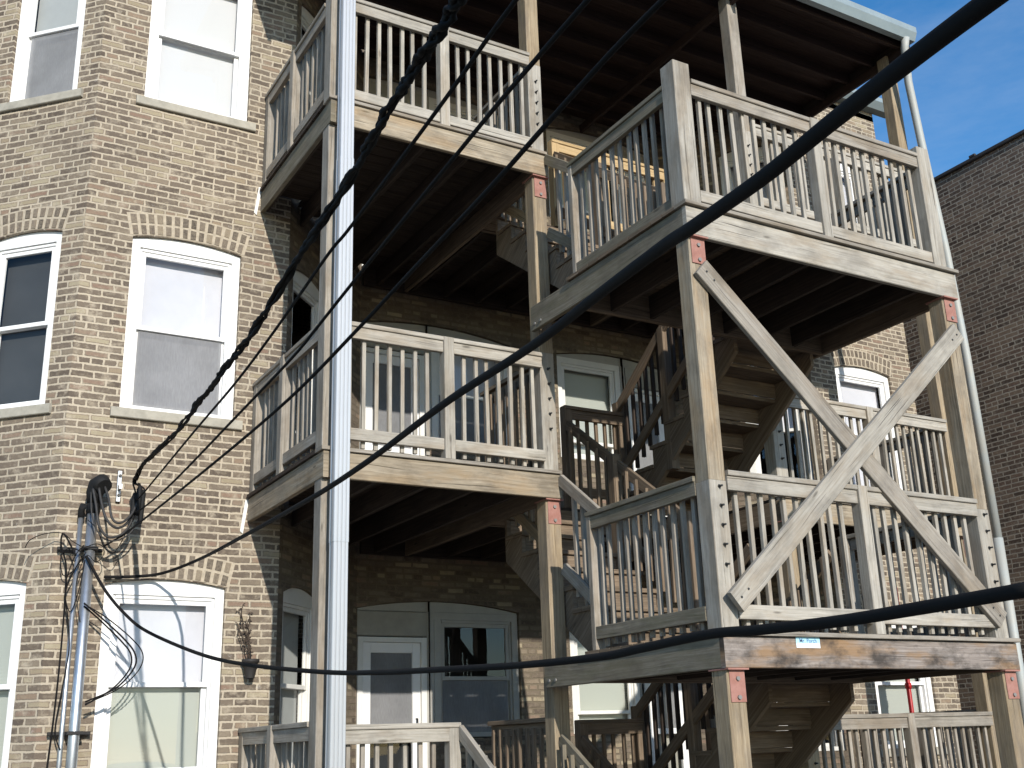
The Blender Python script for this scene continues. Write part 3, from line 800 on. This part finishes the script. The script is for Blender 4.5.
# ------------------------------------------------------------------ stairs
def staircase(kind, xa, xb, z_lo, z_hi, label, n=8, ybot=YL, run=.25, mat=W_BROWN, left=True, right=True, riser=True):
    """kind 'up': climbs away from the landing (ybot) to the deck; 'down': drops away from the landing."""
    rise = (z_hi-z_lo)/n
    t = thing('staircase', ((xa+xb)/2, ybot, z_lo), label, 'stairs', 'flights of stairs in the tower')
    steps = []      # (y0, z) of each tread
    for k in range(n-1):
        y0 = ybot+run*k
        zz = z_lo+rise*(k+1) if kind == 'up' else z_hi-rise*(k+1)
        steps.append((y0, y0+run, zz))
    for (y0, y1, zz) in steps:
        m = MB()
        ov = .025
        a, b = (y0-ov, y1+.002) if kind == 'up' else (y0-.002, y1+ov)
        half = (a+b)/2
        m.box(xa-.015, a, zz-.036, xb+.015, half-.003, zz); m.box(xa-.015, half+.003, zz-.036, xb+.015, b, zz)
        m.build('tread', mat, t)
        if riser:
            r = MB()
            if kind == 'up': r.box(xa+.042, y0+.001, zz-rise+.002, xb-.042, y0+.02, zz-.038)
            else: r.box(xa+.042, y1-.02, zz-rise+.002, xb-.042, y1-.001, zz-.038)
            r.build('riser', mat, t)
    # saw-tooth stringers
    for x in (xa, xb-.038):
        P = []
        sg = 1 if kind == 'up' else -1
        if kind == 'up':
            for (y0, y1, zz) in steps: P += [(x, y0, zz-rise-.036), (x, y0, zz-.037)]
            P += [(x, steps[-1][0]+.03, steps[-1][2]-.037), (x, steps[-1][0]+.03, steps[-1][2]-.40), (x, steps[0][0], z_lo-.20 if z_lo > .1 else z_lo)]
            if z_lo > .1: P[0] = (x, steps[0][0], z_lo-.03)
        else:
            P += [(x, steps[0][0], z_hi-.06)]
            for (y0, y1, zz) in steps: P += [(x, y0, zz-.037), (x, y1, zz-.037)]
            P += [(x, steps[-1][1], z_lo-.05), (x, steps[-1][1]-.28, z_lo-.05), (x, steps[0][0], z_hi-.36)]
            P[0] = (x, steps[0][0], z_hi-.10)
        Q = []
        for p in P:
            if not Q or (Vector(p)-Vector(Q[-1])).length > 1e-4: Q.append(p)
        m = MB(); m.prism(Q, (1, 0, 0), .038, 0, uvf=lambda p: (p.y*.8-p.z*.6*sg, p.y*.6+p.z*.8)); m.build('stringer', mat, t)
    return t, rise, steps

def sloped_guard(t, x, ya, yb, nose, top, bot, mat, inward, sp=.112, posts=(), balmat=None, clip=None, topboard=True, w=.034):
    """sloping guard on the plane x between ya and yb; nose(y) = nosing line; parts of the staircase t"""
    g = MB()
    if topboard: g.board((x, ya, nose(ya)+top-.045), (x, yb, nose(yb)+top-.045), .038, .09, (1, 0, 0), .003); g.build('handrail', mat, t)
    g = MB(); g.board((x, ya, nose(ya)+bot), (x, yb, nose(yb)+bot), .038, .09, (1, 0, 0), .003); g.build('lower_rail', mat, t)
    n = int(abs(yb-ya)/sp)
    for k in range(n):
        y = min(ya, yb)+(k+.5)*sp
        lo = nose(y)+bot-.14; hi = nose(y)+top-.03
        if clip: hi = min(hi, clip)
        if hi-lo > .1: baluster(t, (x+inward*.037, y, lo), hi-lo, balmat or mat, w=w)
    for (y, dz0, dz1) in posts:
        m = MB(); m.board((x+inward*.02, y, nose(y)+dz0), (x+inward*.02, y, nose(y)+dz1), .088, .088, (1, 0, 0), .004); m.build('newel', mat, t)

AX0, AX1, BX0, BX1 = 4.81, 5.66, 6.27, 7.20
for lv in (2, 3):          # flights that climb from a landing to the deck above
    zl, zh = LAND[lv-1], DECK[lv]
    mt = W_BROWN
    t, rise, st = staircase('up', AX0, AX1, zl, zh, f'left-hand flight of wooden steps climbing from the {LN[lv-1]} landing to the {names[lv]} deck', mat=mt)
    nose = lambda y, zl=zl, rise=rise: zl+rise+(rise/.25)*(y-YL)
    # outer guard: sloping from the middle post down to the landing, and beyond the post up to the deck edge
    sloped_guard(t, 4.775, YL+.02, YA-.004, nose, .86, .10, W_GRAY if lv == 2 else W_OLIVE, 1, balmat=W_GRAY)
    sloped_guard(t, 4.80, YA+.19, YD-.02, nose, .93, .13, W_TAN, 1, clip=zh-.03, topboard=False, balmat=W_FASCIA)
    sloped_guard(t, AX1, YL+.05, YD, nose, .85, .18, W_BROWN, -1, sp=.14, w=.030, balmat=W_BROWN, posts=((YL+.02, -.3, .9), (YD-.75, -.2, .88)))
    # stair down from the landing to the deck it starts from
    zl2 = DECK[lv-1]
for lv in (1, 2):          # flights that drop from a landing to the deck below
    zh, zl = LAND[lv], DECK[lv]
    t, rise, st = staircase('down', BX0, BX1, zl, zh, f'right-hand flight of wooden steps dropping from the {LN[lv]} landing to the {names[lv]} deck', mat=W_BROWN)
    nose = lambda y, zh=zh, rise=rise: zh-(rise/.25)*(y-YL)
    sloped_guard(t, BX0+.02, YL+.06, YD+.05, nose, .95, .24, W_BROWN, 1, balmat=W_DARK, posts=((7.87, -.45, .93), (YD+.06, -.1, .98)))
    sloped_guard(t, BX1-.02, YL+.06, YD+.05, nose, .95, .24, W_BROWN, -1, balmat=W_BROWN, posts=((YD+.06, -.1, .98),))
# short flight from the ground deck to the ground inside the tower
t, rise, st = staircase('up', AX0+.2, AX1, 0, DECK[1], 'short flight of wooden steps below the ground-floor deck inside the tower', n=5, ybot=YD-1.0)
nose = lambda y, rise=rise: rise+(rise/.25)*(y-YD+1.0)
sloped_guard(t, AX1, YD-1.0, YD, nose, .88, .18, W_BROWN, -1)
# front steps down from the ground deck beside the white downspout
t, rise, st = staircase('up', 3.86, 4.70, 0, DECK[1], 'front steps with bleached handrails dropping from the ground-floor left deck', n=5, ybot=YA-1.0, mat=W_PALE)
nose = lambda y, rise=rise: rise+(rise/.25)*(y-YA+1.0)
sloped_guard(t, 3.84, YA-1.0, YA+.02, nose, .95, .18, W_PALE, 1, posts=((YA-1.0, -.16, .95),))
sloped_guard(t, 4.70, YA-1.0, YA+.03, nose, .86, .18, W_OLIVE, -1, posts=((YA-1.0, -.16, .9),))

# ------------------------------------------------------------------ cross braces on the tower front
def brace(p0, p1, y, label, mat):
    t = thing('diagonal_brace', (p0[0], y, p0[1]), label, 'brace', 'crossed braces on the tower front')
    m = MB(); m.board((p0[0], y, p0[1]), (p1[0], y, p1[1]), .04, .15, (0, 1, 0), .004); m.build('timber', mat, t)
    d = (Vector((p1[0], 0, p1[1]))-Vector((p0[0], 0, p0[1]))).normalized()
    for s, pp in ((1, p0), (-1, p1)):
        for k in (.05, .13):
            b = MB(); c = Vector((pp[0], y-.02, pp[1]))+d*k*s; b.tube([c, c-Vector((0, .004, 0))], .008, 6); b.build('bolt', BOLT, t)
brace((4.66, 4.66), (7.20, 2.36), YB-.002, 'long grey diagonal brace falling from upper left to lower right, behind the other brace', W_GRAY)
brace((7.175, 4.575), (4.66, 2.40), YB-.046, 'long bleached diagonal brace falling from upper right to lower left, over the other brace', W_PALE)

# ------------------------------------------------------------------ porch roof
rt = thing('porch_roof', (6.2, 8.6, 9.16), 'flat dark-bottomed timber porch roof with a grey-green metal gutter on its front edge', 'roof')
m = MB()
zc = 9.30
x = 2.5
y = 7.2
while y < 10.38:
    e = y+.139; mid = y+.07
    xa = 2.5 if mid < 9.17 else 3.05+(mid-9.2)+.05; xb = 9.72 if mid < 9.17 else 9.58-(mid-9.2)-.05
    m.board((xa, mid, zc), (xb, mid, zc), .139, .022, (0, 1, 0), .002); y += .14
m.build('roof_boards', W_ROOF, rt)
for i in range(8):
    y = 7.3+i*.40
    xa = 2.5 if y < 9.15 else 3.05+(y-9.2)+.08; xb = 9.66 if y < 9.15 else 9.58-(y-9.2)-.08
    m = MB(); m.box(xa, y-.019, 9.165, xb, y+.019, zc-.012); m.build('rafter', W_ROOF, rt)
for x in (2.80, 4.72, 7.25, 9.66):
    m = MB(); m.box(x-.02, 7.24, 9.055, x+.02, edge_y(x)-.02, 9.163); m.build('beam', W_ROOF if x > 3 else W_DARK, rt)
m = MB(); m.box(9.68, 7.2, 9.13, 9.72, 9.17, zc+.02, .004); m.box(2.46, 7.2, 9.13, 2.498, 9.17, zc+.02, .004); m.build('side_fascia', W_DARK, rt)
m = MB(); gutter_run(m, (2.44, 7.2), (9.73, 7.2), 9.19, .115, .165); m.build('gutter', GUTTER, rt)
m = MB(); m.box(2.46, 7.16, zc+.03, 9.76, 10.36, zc+.045, .003); m.build('roofing', ROOFTOP, rt)

# ------------------------------------------------------------------ downpipes
t = thing('downspout', (2.86, 7.33, 0), 'tall white ribbed metal downspout in front of the left corner post', 'downspout')
m = MB()
xa, xb, ya, yb = 2.800, 2.915, 7.285, 7.385
prof = []
nr = 4
for k in range(nr):
    u0 = xa+(xb-xa)*k/nr; u1 = xa+(xb-xa)*(k+1)/nr; q = (u1-u0)
    prof += [(u0+q*.05, ya+.006), (u0+q*.2, ya), (u0+q*.8, ya), (u0+q*.95, ya+.006)]
left = [(xa, yb-.02), (xa-.0, ya+.07), (xa+.006, ya+.062), (xa+.006, ya+.048), (xa, ya+.04), (xa, ya+.02)]
right = [(xb, ya+.02), (xb, yb-.02)]
ring = left+prof+right+[(xb-.02, yb), (xa+.02, yb)]
for (z0, z1, e) in ((-.0, 3.0, 0), (3.0, 6.02, .003), (6.02, 9.19, 0)):
    cx, cy = (xa+xb)/2, (ya+yb)/2; s = 1+e/.06
    R = [[(cx+(x-cx)*s, cy+(y-cy)*s, z) for x, y in ring] for z in (z0, z1)]
    for i in range(len(ring)):
        j = (i+1) % len(ring); m.face([R[0][i], R[0][j], R[1][j], R[1][i]])
    m.face(R[1]); m.face(list(reversed(R[0])))
m.build('pipe', DOWN, t)
for z in (7.9,):
    s = MB(); s.box(xa-.012, ya-.004, z, xb+.012, ya-.001, z+.03, .001); s.box(xa-.012, ya-.001, z, xa-.008, yb+.06, z+.03, .001); s.box(xb+.008, ya-.001, z, xb+.012, yb+.06, z+.03, .001); s.build('strap', DOWN, t)
t = thing('downpipe', (9.90, 7.28, 0), 'round weathered grey-green metal downpipe along the right end of the decks', 'downspout')
m = MB(); m.tube([(9.59, 7.14, 9.21), (9.60, 7.18, 9.1), (9.66, 7.25, 8.7), (9.75, 7.28, 8.0), (9.87, 7.28, 6.6), (9.92, 7.28, 5.4), (9.935, 7.28, 3.4)], .045, 14); m.build('pipe', PIPE_GREEN, t)
m = MB(); m.tube([(9.935, 7.28, 3.46), (9.92, 7.28, 2.0), (9.90, 7.28, 0)], .05, 14); m.build('lower_pipe', PIPE_GREEN, t)
s = MB()
s.tube([(9.928, 7.28, 2.9), (9.928, 7.28, 2.93)], .053, 14)
s.build('strap', BOLT, t)

# ------------------------------------------------------------------ electrical service on the left bay
t = thing('service_mast', (1.50, 9.08, 0), 'thick galvanized electrical service mast with a black weatherhead on the brick bay', 'conduit')
m = MB(); m.tube([(1.495, 9.08, 0), (1.495, 9.08, 3.47)], .040, 16); m.build('mast', GALV, t)
m = MB(); m.tube([(1.495, 9.08, 3.44), (1.495, 9.08, 3.54)], .05, 14)
hp = [(1.495, 9.08, 3.52), (1.495, 9.075, 3.60), (1.51, 9.05, 3.66), (1.53, 9.01, 3.67), (1.545, 8.97, 3.635)]
m.tube(hp, .065, 14, rf=lambda i: (.052, .066, .075, .075, .062)[i])
m.build('weatherhead', BLACK, t)
m = MB()
for z, x0, x1 in ((3.165, 1.27, 1.60), (1.80, 1.32, 1.62)):
    m.box(x0, 9.13, z-.012, x1, 9.17, z+.012, .002); m.box(1.44, 9.03, z-.012, 1.55, 9.13, z+.012, .002)
m.build('strut_clamp', IRON, t)
t = thing('conduit', (1.40, 9.12, 0), 'thin steel conduit just left of the thick service mast', 'conduit')
m = MB(); m.tube([(1.415, 9.12, 0), (1.415, 9.12, 3.42)], .019, 10); m.build('pipe', GALV, t)
m = MB(); m.tube([(1.415, 9.12, 3.41), (1.415, 9.12, 3.47), (1.42, 9.08, 3.50)], .026, 10); m.build('cap', BLACK, t)
t = thing('insulator_bracket', (1.70, 9.15, 3.55), 'pale metal wall bracket beside the cable splices on the brick', 'bracket')
m = MB(); m.box(1.676, 9.165, 3.57, 1.708, 9.197, 3.82, .003); m.box(1.68, 9.10, 3.66, 1.704, 9.166, 3.70, .003); m.build('plate', GALV, t)
for z in (3.62, 3.78):
    m = MB(); m.tube([(1.692, 9.166, z), (1.692, 9.15, z)], .012, 8); m.build('bolt', BOLT, t)
for i, (x, y, z0, z1, r, lb) in enumerate(((1.765, 8.95, 3.37, 3.60, .021, 'left'), (1.80, 8.94, 3.42, 3.66, .023, 'middle'), (1.832, 8.95, 3.36, 3.63, .020, 'right'))):
    m = MB(); m.tube([(x, y, z0), (x, y, z0+.03), (x+.008, y, z1-.03), (x+.01, y, z1)], r, 10, rf=lambda k, r=r: (r*.6, r, r, r*.6)[k])
    tag(m.build('splice_sleeve', BLACK, origin=(x, y, z0)), f'upright black cable splice sleeve on the wall, {lb}most of three', 'connector', 'splice sleeves at the cable ends')

CABLES = {
 'main': [(1.629, 9.15, 2.962), (1.861, 9.14, 2.975), (2.055, 9.05, 2.998), (2.154, 8.328, 3.003), (1.915, 6.337, 2.833), (1.758, 5.005, 2.729), (1.701, 4.502, 2.695), (1.626, 3.889, 2.662), (1.561, 3.448, 2.639), (1.461, 2.851, 2.599), (1.356, 2.204, 2.538), (1.254, 1.794, 2.489), (1.155, 1.421, 2.436), (1.115, 1.296, 2.408), (1.043, 1.051, 2.363), (0.993, 0.868, 2.342), (0.933, 0.671, 2.312), (0.905, 0.546, 2.298)],
 'lower': [(1.461, 9.02, 3.097), (1.609, 8.955, 2.835), (1.751, 8.825, 2.637), (1.877, 8.622, 2.494), (1.983, 7.611, 2.259), (1.982, 6.571, 2.109), (1.979, 5.282, 1.975), (1.959, 4.522, 1.92), (1.915, 3.77, 1.88), (1.902, 3.238, 1.854), (1.861, 2.72, 1.838), (1.818, 2.476, 1.838), (1.736, 2.086, 1.837), (1.688, 1.851, 1.823), (1.619, 1.556, 1.808), (1.576, 1.351, 1.804), (1.504, 1.054, 1.799)],
 'bundle': [(1.768, 8.95, 3.713), (1.714, 8.324, 3.701), (1.619, 7.084, 3.579), (1.539, 6.171, 3.535), (1.48, 5.486, 3.505), (1.431, 4.79, 3.485), (1.362, 3.971, 3.501), (1.306, 3.329, 3.512), (1.22, 2.783, 3.478), (1.164, 2.428, 3.439), (1.131, 2.191, 3.406), (1.1, 2.036, 3.381)],
 'w2': [(1.787, 8.95, 3.545), (1.745, 8.502, 3.501), (1.534, 6.237, 3.37), (1.468, 5.186, 3.349), (1.429, 4.468, 3.373), (1.358, 3.654, 3.378), (1.357, 3.404, 3.396), (1.281, 2.54, 3.381), (1.228, 2.154, 3.353), (1.205, 1.927, 3.344)],
 'w3': [(1.78, 8.95, 3.441), (1.759, 8.533, 3.398), (1.65, 7.175, 3.288), (1.535, 5.434, 3.233), (1.506, 4.469, 3.25), (1.5, 4.157, 3.277), (1.485, 3.726, 3.312), (1.427, 2.836, 3.337), (1.36, 2.341, 3.299), (1.307, 2.024, 3.253), (1.286, 1.733, 3.246)],
 'w4': [(1.584, 9.0, 3.177), (1.679, 8.98, 3.242), (1.676, 8.526, 3.224), (1.562, 5.954, 3.107), (1.548, 4.619, 3.11), (1.527, 3.764, 3.146), (1.518, 3.268, 3.183), (1.481, 2.613, 3.197), (1.437, 2.216, 3.189), (1.409, 1.865, 3.193), (1.407, 1.617, 3.204)],
 'coil1': [(1.473, 9.0, 2.738), (1.632, 8.98, 2.606), (1.785, 8.96, 2.466), (1.864, 8.95, 2.362), (1.864, 8.95, 2.259), (1.747, 8.97, 2.114), (1.54, 9.0, 2.017)],
 'coil2': [(1.477, 9.02, 2.733), (1.648, 9.0, 2.631), (1.848, 8.98, 2.469), (1.927, 8.97, 2.357), (1.899, 8.97, 2.238), (1.764, 8.98, 2.107), (1.541, 9.0, 2.002)],
 'coil3': [(1.481, 9.04, 2.721), (1.618, 9.02, 2.602), (1.772, 9.0, 2.454), (1.841, 8.98, 2.357), (1.834, 8.98, 2.246), (1.723, 8.99, 2.108), (1.542, 9.0, 1.995)],
 'left': [(1.392, 9.04, 3.096), (1.297, 9.08, 3.267), (1.286, 9.1, 3.184), (1.338, 9.12, 3.036), (1.354, 9.12, 2.771), (1.357, 9.12, 2.327), (1.35, 9.12, 1.932), (1.333, 9.12, 1.514)],
 'left2': [(1.424, 9.04, 3.067), (1.35, 9.09, 2.843), (1.385, 9.1, 2.62), (1.411, 9.1, 2.399), (1.387, 9.1, 2.108), (1.364, 9.1, 1.825), (1.411, 9.1, 1.684)],
 'curl': [(1.039, 9.16, 3.157), (1.067, 9.14, 3.216), (1.156, 9.1, 3.261), (1.282, 9.08, 3.273), (1.357, 9.06, 3.213), (1.443, 9.03, 3.159)],
 'tangle1': [(1.442, 9.03, 3.182), (1.381, 9.05, 3.082), (1.34, 9.08, 2.856), (1.391, 9.08, 2.678), (1.437, 9.05, 2.841), (1.458, 9.03, 3.067)],
 'tangle2': [(1.442, 9.02, 3.157), (1.535, 8.98, 3.187), (1.642, 8.97, 3.122), (1.691, 8.98, 3.18), (1.745, 8.96, 3.321), (1.769, 8.95, 3.48)],
 'tangle3': [(1.431, 9.03, 3.127), (1.347, 9.06, 3.158), (1.293, 9.1, 3.1), (1.323, 9.12, 2.959), (1.393, 9.08, 2.995), (1.461, 9.03, 3.129)],
 'tangle4': [(1.453, 9.02, 3.375), (1.516, 8.96, 3.291), (1.584, 8.98, 3.128), (1.535, 9.0, 3.051), (1.461, 9.02, 3.097), (1.413, 9.05, 2.87), (1.464, 9.05, 2.602)],
 'drip1': [(1.464, 8.98, 3.613), (1.488, 8.93, 3.478), (1.517, 8.9, 3.319), (1.59, 8.9, 3.231), (1.695, 8.92, 3.264), (1.76, 8.94, 3.366), (1.775, 8.95, 3.504)],
 'drip2': [(1.506, 8.97, 3.622), (1.53, 8.92, 3.48), (1.569, 8.88, 3.358), (1.647, 8.88, 3.301), (1.733, 8.92, 3.361), (1.783, 8.95, 3.505)],
 'drip3': [(1.55, 8.97, 3.634), (1.575, 8.9, 3.519), (1.601, 8.86, 3.372), (1.663, 8.86, 3.337), (1.748, 8.9, 3.413), (1.801, 8.94, 3.544)],
 'drip4': [(1.453, 8.99, 3.59), (1.468, 8.95, 3.402), (1.536, 8.93, 3.248), (1.642, 8.93, 3.208), (1.759, 8.94, 3.279), (1.834, 8.95, 3.429)],
}
def smooth(pts, sub=6):
    P = [Vector(p) for p in pts]; out = []
    for i in range(len(P)-1):
        a = P[max(i-1, 0)]; b = P[i]; c = P[i+1]; d = P[min(i+2, len(P)-1)]
        for k in range(sub):
            t = k/sub; t2 = t*t; t3 = t2*t
            out.append(.5*((2*b)+(c-a)*t+(2*a-5*b+4*c-d)*t2+(3*b-a-3*c+d)*t3))
    out.append(P[-1]); return out
def cable(key, r, name, label, cat='cable', group=None, sub=6):
    p = smooth(CABLES[key], sub); m = MB(); m.tube(p, r, 10)
    return tag(m.build(name, CABLE, origin=p[0]), label, cat, group)
cable('main', .0118, 'overhead_cable', 'thickest black cable sweeping up to the top right corner')
cable('lower', .0118, 'overhead_cable', 'thick black cable sagging low across the porch from the service mast')
cable('w2', .0062, 'service_wire', 'thin black wire nearest below the twisted bundle, rising across the white downspout', 'cable', 'service wires rising from the splices')
cable('w3', .0066, 'service_wire', 'black wire second below the twisted bundle, rising from the splices to the top', 'cable', 'service wires rising from the splices')
cable('w4', .0075, 'service_wire', 'lowest of the black wires rising from the splices, starting at the mast', 'cable', 'service wires rising from the splices')
# twisted bundle: three strands wound round a messenger
t = thing('cable_bundle', CABLES['bundle'][0], 'thick lumpy twisted bundle of black cables rising over the left bay window', 'cable')
cp = smooth(CABLES['bundle'], 22)
for s in range(3):
    pts = []
    for i, p in enumerate(cp):
        tg = (cp[min(i+1, len(cp)-1)]-cp[max(i-1, 0)]).normalized()
        a = tg.cross(Vector((0, 0, 1))).normalized(); b = tg.cross(a)
        ph = i*.17+s*2*pi/3+1.1*sin(i*.11+s)+.6*sin(i*.043); r = .0095+.0035*sin(i*.23+s*2)
        pts.append(p+a*r*cos(ph)+b*r*sin(ph)+Vector((random.gauss(0, .0018), random.gauss(0, .0018), random.gauss(0, .0018))))
    m = MB(); m.tube(pts, .0125, 8, rf=lambda i, s=s: .0092+.002*sin(i*1.3+s*2)+.002*sin(i*.41+s)); m.build('strand', CABLE, t)
for q, (x, z) in enumerate(((1.768, 3.585), (1.80, 3.645), (1.832, 3.615))):
    a = Vector(CABLES['bundle'][0]); m = MB(); m.tube(smooth([a+Vector((.01*q-.01, 0, 0)), a+Vector((.012*q-.012, 0, -.04)), (x+.008, 8.95, z+.03), (x+.01, 8.95, z-.01)], 5), .007, 7); m.build('strand', CABLE, t)
t = thing('cable_coil', CABLES['coil1'][0], 'looped coil of black cable hanging right of the mast in front of the lower window', 'cable')
for k, r in (('coil1', .0065), ('coil2', .0045), ('coil3', .006)):
    m = MB(); m.tube(smooth(CABLES[k], 6), r, 8); m.build('strand', CABLE, t)
t = thing('wire_loops', CABLES['drip1'][0], 'drooping drip loops of black wire between the weatherhead and the splices', 'cable')
for k, r in (('drip1', .0095), ('drip2', .010), ('drip3', .0095), ('drip4', .006)):
    m = MB(); m.tube(smooth(CABLES[k], 6), r, 8); m.build('strand', WIRE, t)
t = thing('hanging_wires', CABLES['left'][0], 'slack black wires hanging down left of the mast along the brick', 'cable')
for k, r in (('left', .007), ('left2', .0055), ('curl', .0035), ('tangle1', .004), ('tangle2', .0035), ('tangle3', .004), ('tangle4', .0032)):
    m = MB(); m.tube(smooth(CABLES[k], 6), r, 8); m.build('strand', CABLE, t)

# ------------------------------------------------------------------ wall pot with a dry vine
t = thing('wall_planter', (2.815, 9.13, 2.19), 'small dark hanging plant pot on the brick with a dry vine above it', 'planter')
m = MB(); m.lathe([(.0, 0), (.036, 0), (.045, .05), (.062, .12), (.072, .125), (.072, .15), (.060, .15), (.055, .11), (0, .11)], (2.815, 9.125, 2.195), 14)
m.build('pot', POT, t)
m = MB(); m.tube([(2.815, 9.19, 2.40), (2.815, 9.14, 2.41), (2.815, 9.125, 2.345)], .004, 5); m.build('hook', IRON, t)
m = MB()
for s in range(7):
    x, y, z = 2.815+random.uniform(-.03, .03), 9.14, 2.33; p = [(x, y, z)]
    for k in range(random.randint(5, 10)):
        x += random.uniform(-.025, .018); y = min(9.18, y+random.uniform(0, .012)); z += random.uniform(.03, .055); p.append((x, y, z))
    m.tube(p, .0035, 5)
    for k in range(2, len(p)):
        for q in range(2):
            a = Vector(p[k]); d = Vector((random.uniform(-1, 1), random.uniform(-.6, .0), random.uniform(-.6, .6))).normalized(); s2 = Vector((-d.z, 0, d.x)).normalized() if abs(d.x)+abs(d.z) > .01 else Vector((1, 0, 0))
            L = random.uniform(.012, .03); m.face([a, a+d*L*.5+s2*L*.3, a+d*L, a+d*L*.5-s2*L*.3])
m.build('vine', STEM, t)

# pale flashing scraps where the left deck beams meet the brick
for z, nm in ((3.40, 'middle'), (6.37, 'top')):
    m = MB(); m.prism([(2.70, 9.197, z), (2.725, 9.197, z-.02), (2.765, 9.197, z+.27), (2.735, 9.197, z+.27)], (0, -1, 0), .006)
    tag(m.build('flashing_strip', TRIM, origin=(2.73, 9.19, z)), f'narrow pale strip on the brick under the left end of the {nm} deck beam', 'flashing')

# red pipe by the right bay
t = thing('standpipe', (10.245, 8.95, 0), 'bright red vertical pipe in front of the lower right window', 'pipe')
m = MB(); m.tube([(10.245, 8.95, 0), (10.245, 8.95, 3.2)], .026, 12); m.build('pipe', REDPIPE, t)
m = MB()
for z in (1.05, 2.08): m.tube([(10.245, 8.95, z), (10.245, 8.95, z+.06)], .036, 12)
m.build('coupling', REDPIPE, t)

# maker's sticker on the lower landing
t = thing('sticker_sign', (5.27, YB-.003, 2.178), 'small pale blue and white sticker reading Mr. Porch on the stained landing board', 'sign')
def stick():
    m, nt = newmat('sticker_print'); g = N(nt)
    sx = g.n('ShaderNodeSeparateXYZ'); g.l(g.n('ShaderNodeTexCoord').outputs['UV'], sx.inputs[0])
    c = g.ramp(sx.outputs[1], [(.0, (.78, .82, .83)), (.34, (.74, .80, .83)), (.5, (.42, .68, .78)), (1, (.36, .64, .76))])
    g.finish(c, .4); return m
m = MB(); m.box(5.168, YB-.004, 2.140, 5.372, YB-.0008, 2.207, .0005)
for i, f in enumerate(m.f):
    m.uv[i] = [((m.v[k][0]-5.168)/.204, (m.v[k][2]-2.140)/.067) for k in f]
m.build('card', stick(), t)
cu = bpy.data.curves.new('lettering', 'FONT'); cu.body = 'Mr. Porch'; cu.size = .037; cu.align_x = 'CENTER'; cu.align_y = 'CENTER'; cu.extrude = .0004; cu.offset = .0003
tmp = bpy.data.objects.new('lettering_curve', cu); COL.objects.link(tmp)
bpy.context.view_layer.update()
me = bpy.data.meshes.new_from_object(tmp.evaluated_get(bpy.context.evaluated_depsgraph_get()))
bpy.data.objects.remove(tmp)
me.materials.clear(); me.materials.append(plain('blue_ink', (.10, .16, .30), .6))
lo = bpy.data.objects.new('lettering', me); COL.objects.link(lo); lo.parent = t
lo.location = (0.0, -.0022, 0.006); lo.rotation_euler = (pi/2, 0, 0)

# ------------------------------------------------------------------ sun, sky, camera
SUN = Vector((.15, 1, -.44)).normalized()
sd = bpy.data.lights.new('sun', 'SUN'); sd.energy = SUNE; sd.angle = radians(.53); sd.color = (1.0, .95, .87)
so = bpy.data.objects.new('sun', sd); COL.objects.link(so); so.rotation_euler = SUN.to_track_quat('-Z', 'Y').to_euler(); so.location = (0, -5, 12)
w = bpy.data.worlds.new('World'); SC.world = w; w.use_nodes = True
nt = w.node_tree; nt.nodes.clear(); g = N(nt)
sky = g.n('ShaderNodeTexSky', sky_type='NISHITA'); sky.sun_disc = False
el = math.asin(-SUN.z)
sky.sun_elevation = el; sky.sun_rotation = math.atan2(-SUN.x, -SUN.y)
sky.air_density = 1.0; sky.dust_density = .2; sky.ozone_density = 2.5
hs = g.n('ShaderNodeHueSaturation'); hs.inputs['Saturation'].default_value = 1.3; hs.inputs['Value'].default_value = 1.1; g.l(sky.outputs[0], hs.inputs['Color'])
tc = g.n('ShaderNodeTexCoord').outputs['Generated']
cl = g.ramp(g.noise(g.mapping(tc, (1.6, 1.6, 5.5), (2, 7, 1)), 2.2, 7, .62), [(.42, (0, 0, 0)), (.78, (.2, .2, .2))])
cloudy = g.mix(cl, hs.outputs[0], (4.6, 4.9, 5.4))
bg = g.n('ShaderNodeBackground'); bg.inputs[1].default_value = SKYE; g.l(cloudy, bg.inputs[0])
o = g.n('ShaderNodeOutputWorld'); g.l(bg.outputs[0], o.inputs[0])
cd = bpy.data.cameras.new('camera'); cd.sensor_width = 36; cd.lens = 1116.27/1024*36; cd.clip_start = .05; cd.clip_end = 2000
co = bpy.data.objects.new('camera', cd); COL.objects.link(co)
R = Matrix(((.866889, -.12799, -.48179), (-.497504, -.283226, -.819922), (-.031514, .950474, -.309201))).to_4x4()
co.matrix_world = Matrix.Translation((0, 0, 1.6)) @ R
SC.camera = co
SC.render.resolution_x = 1024; SC.render.resolution_y = 768
SC.view_settings.view_transform = 'Standard'; SC.view_settings.look = 'None'; SC.view_settings.exposure = EXPO; SC.view_settings.gamma = 1
SC.cycles.use_denoising = True
SC.cycles.max_bounces = 8; SC.cycles.transparent_max_bounces = 12
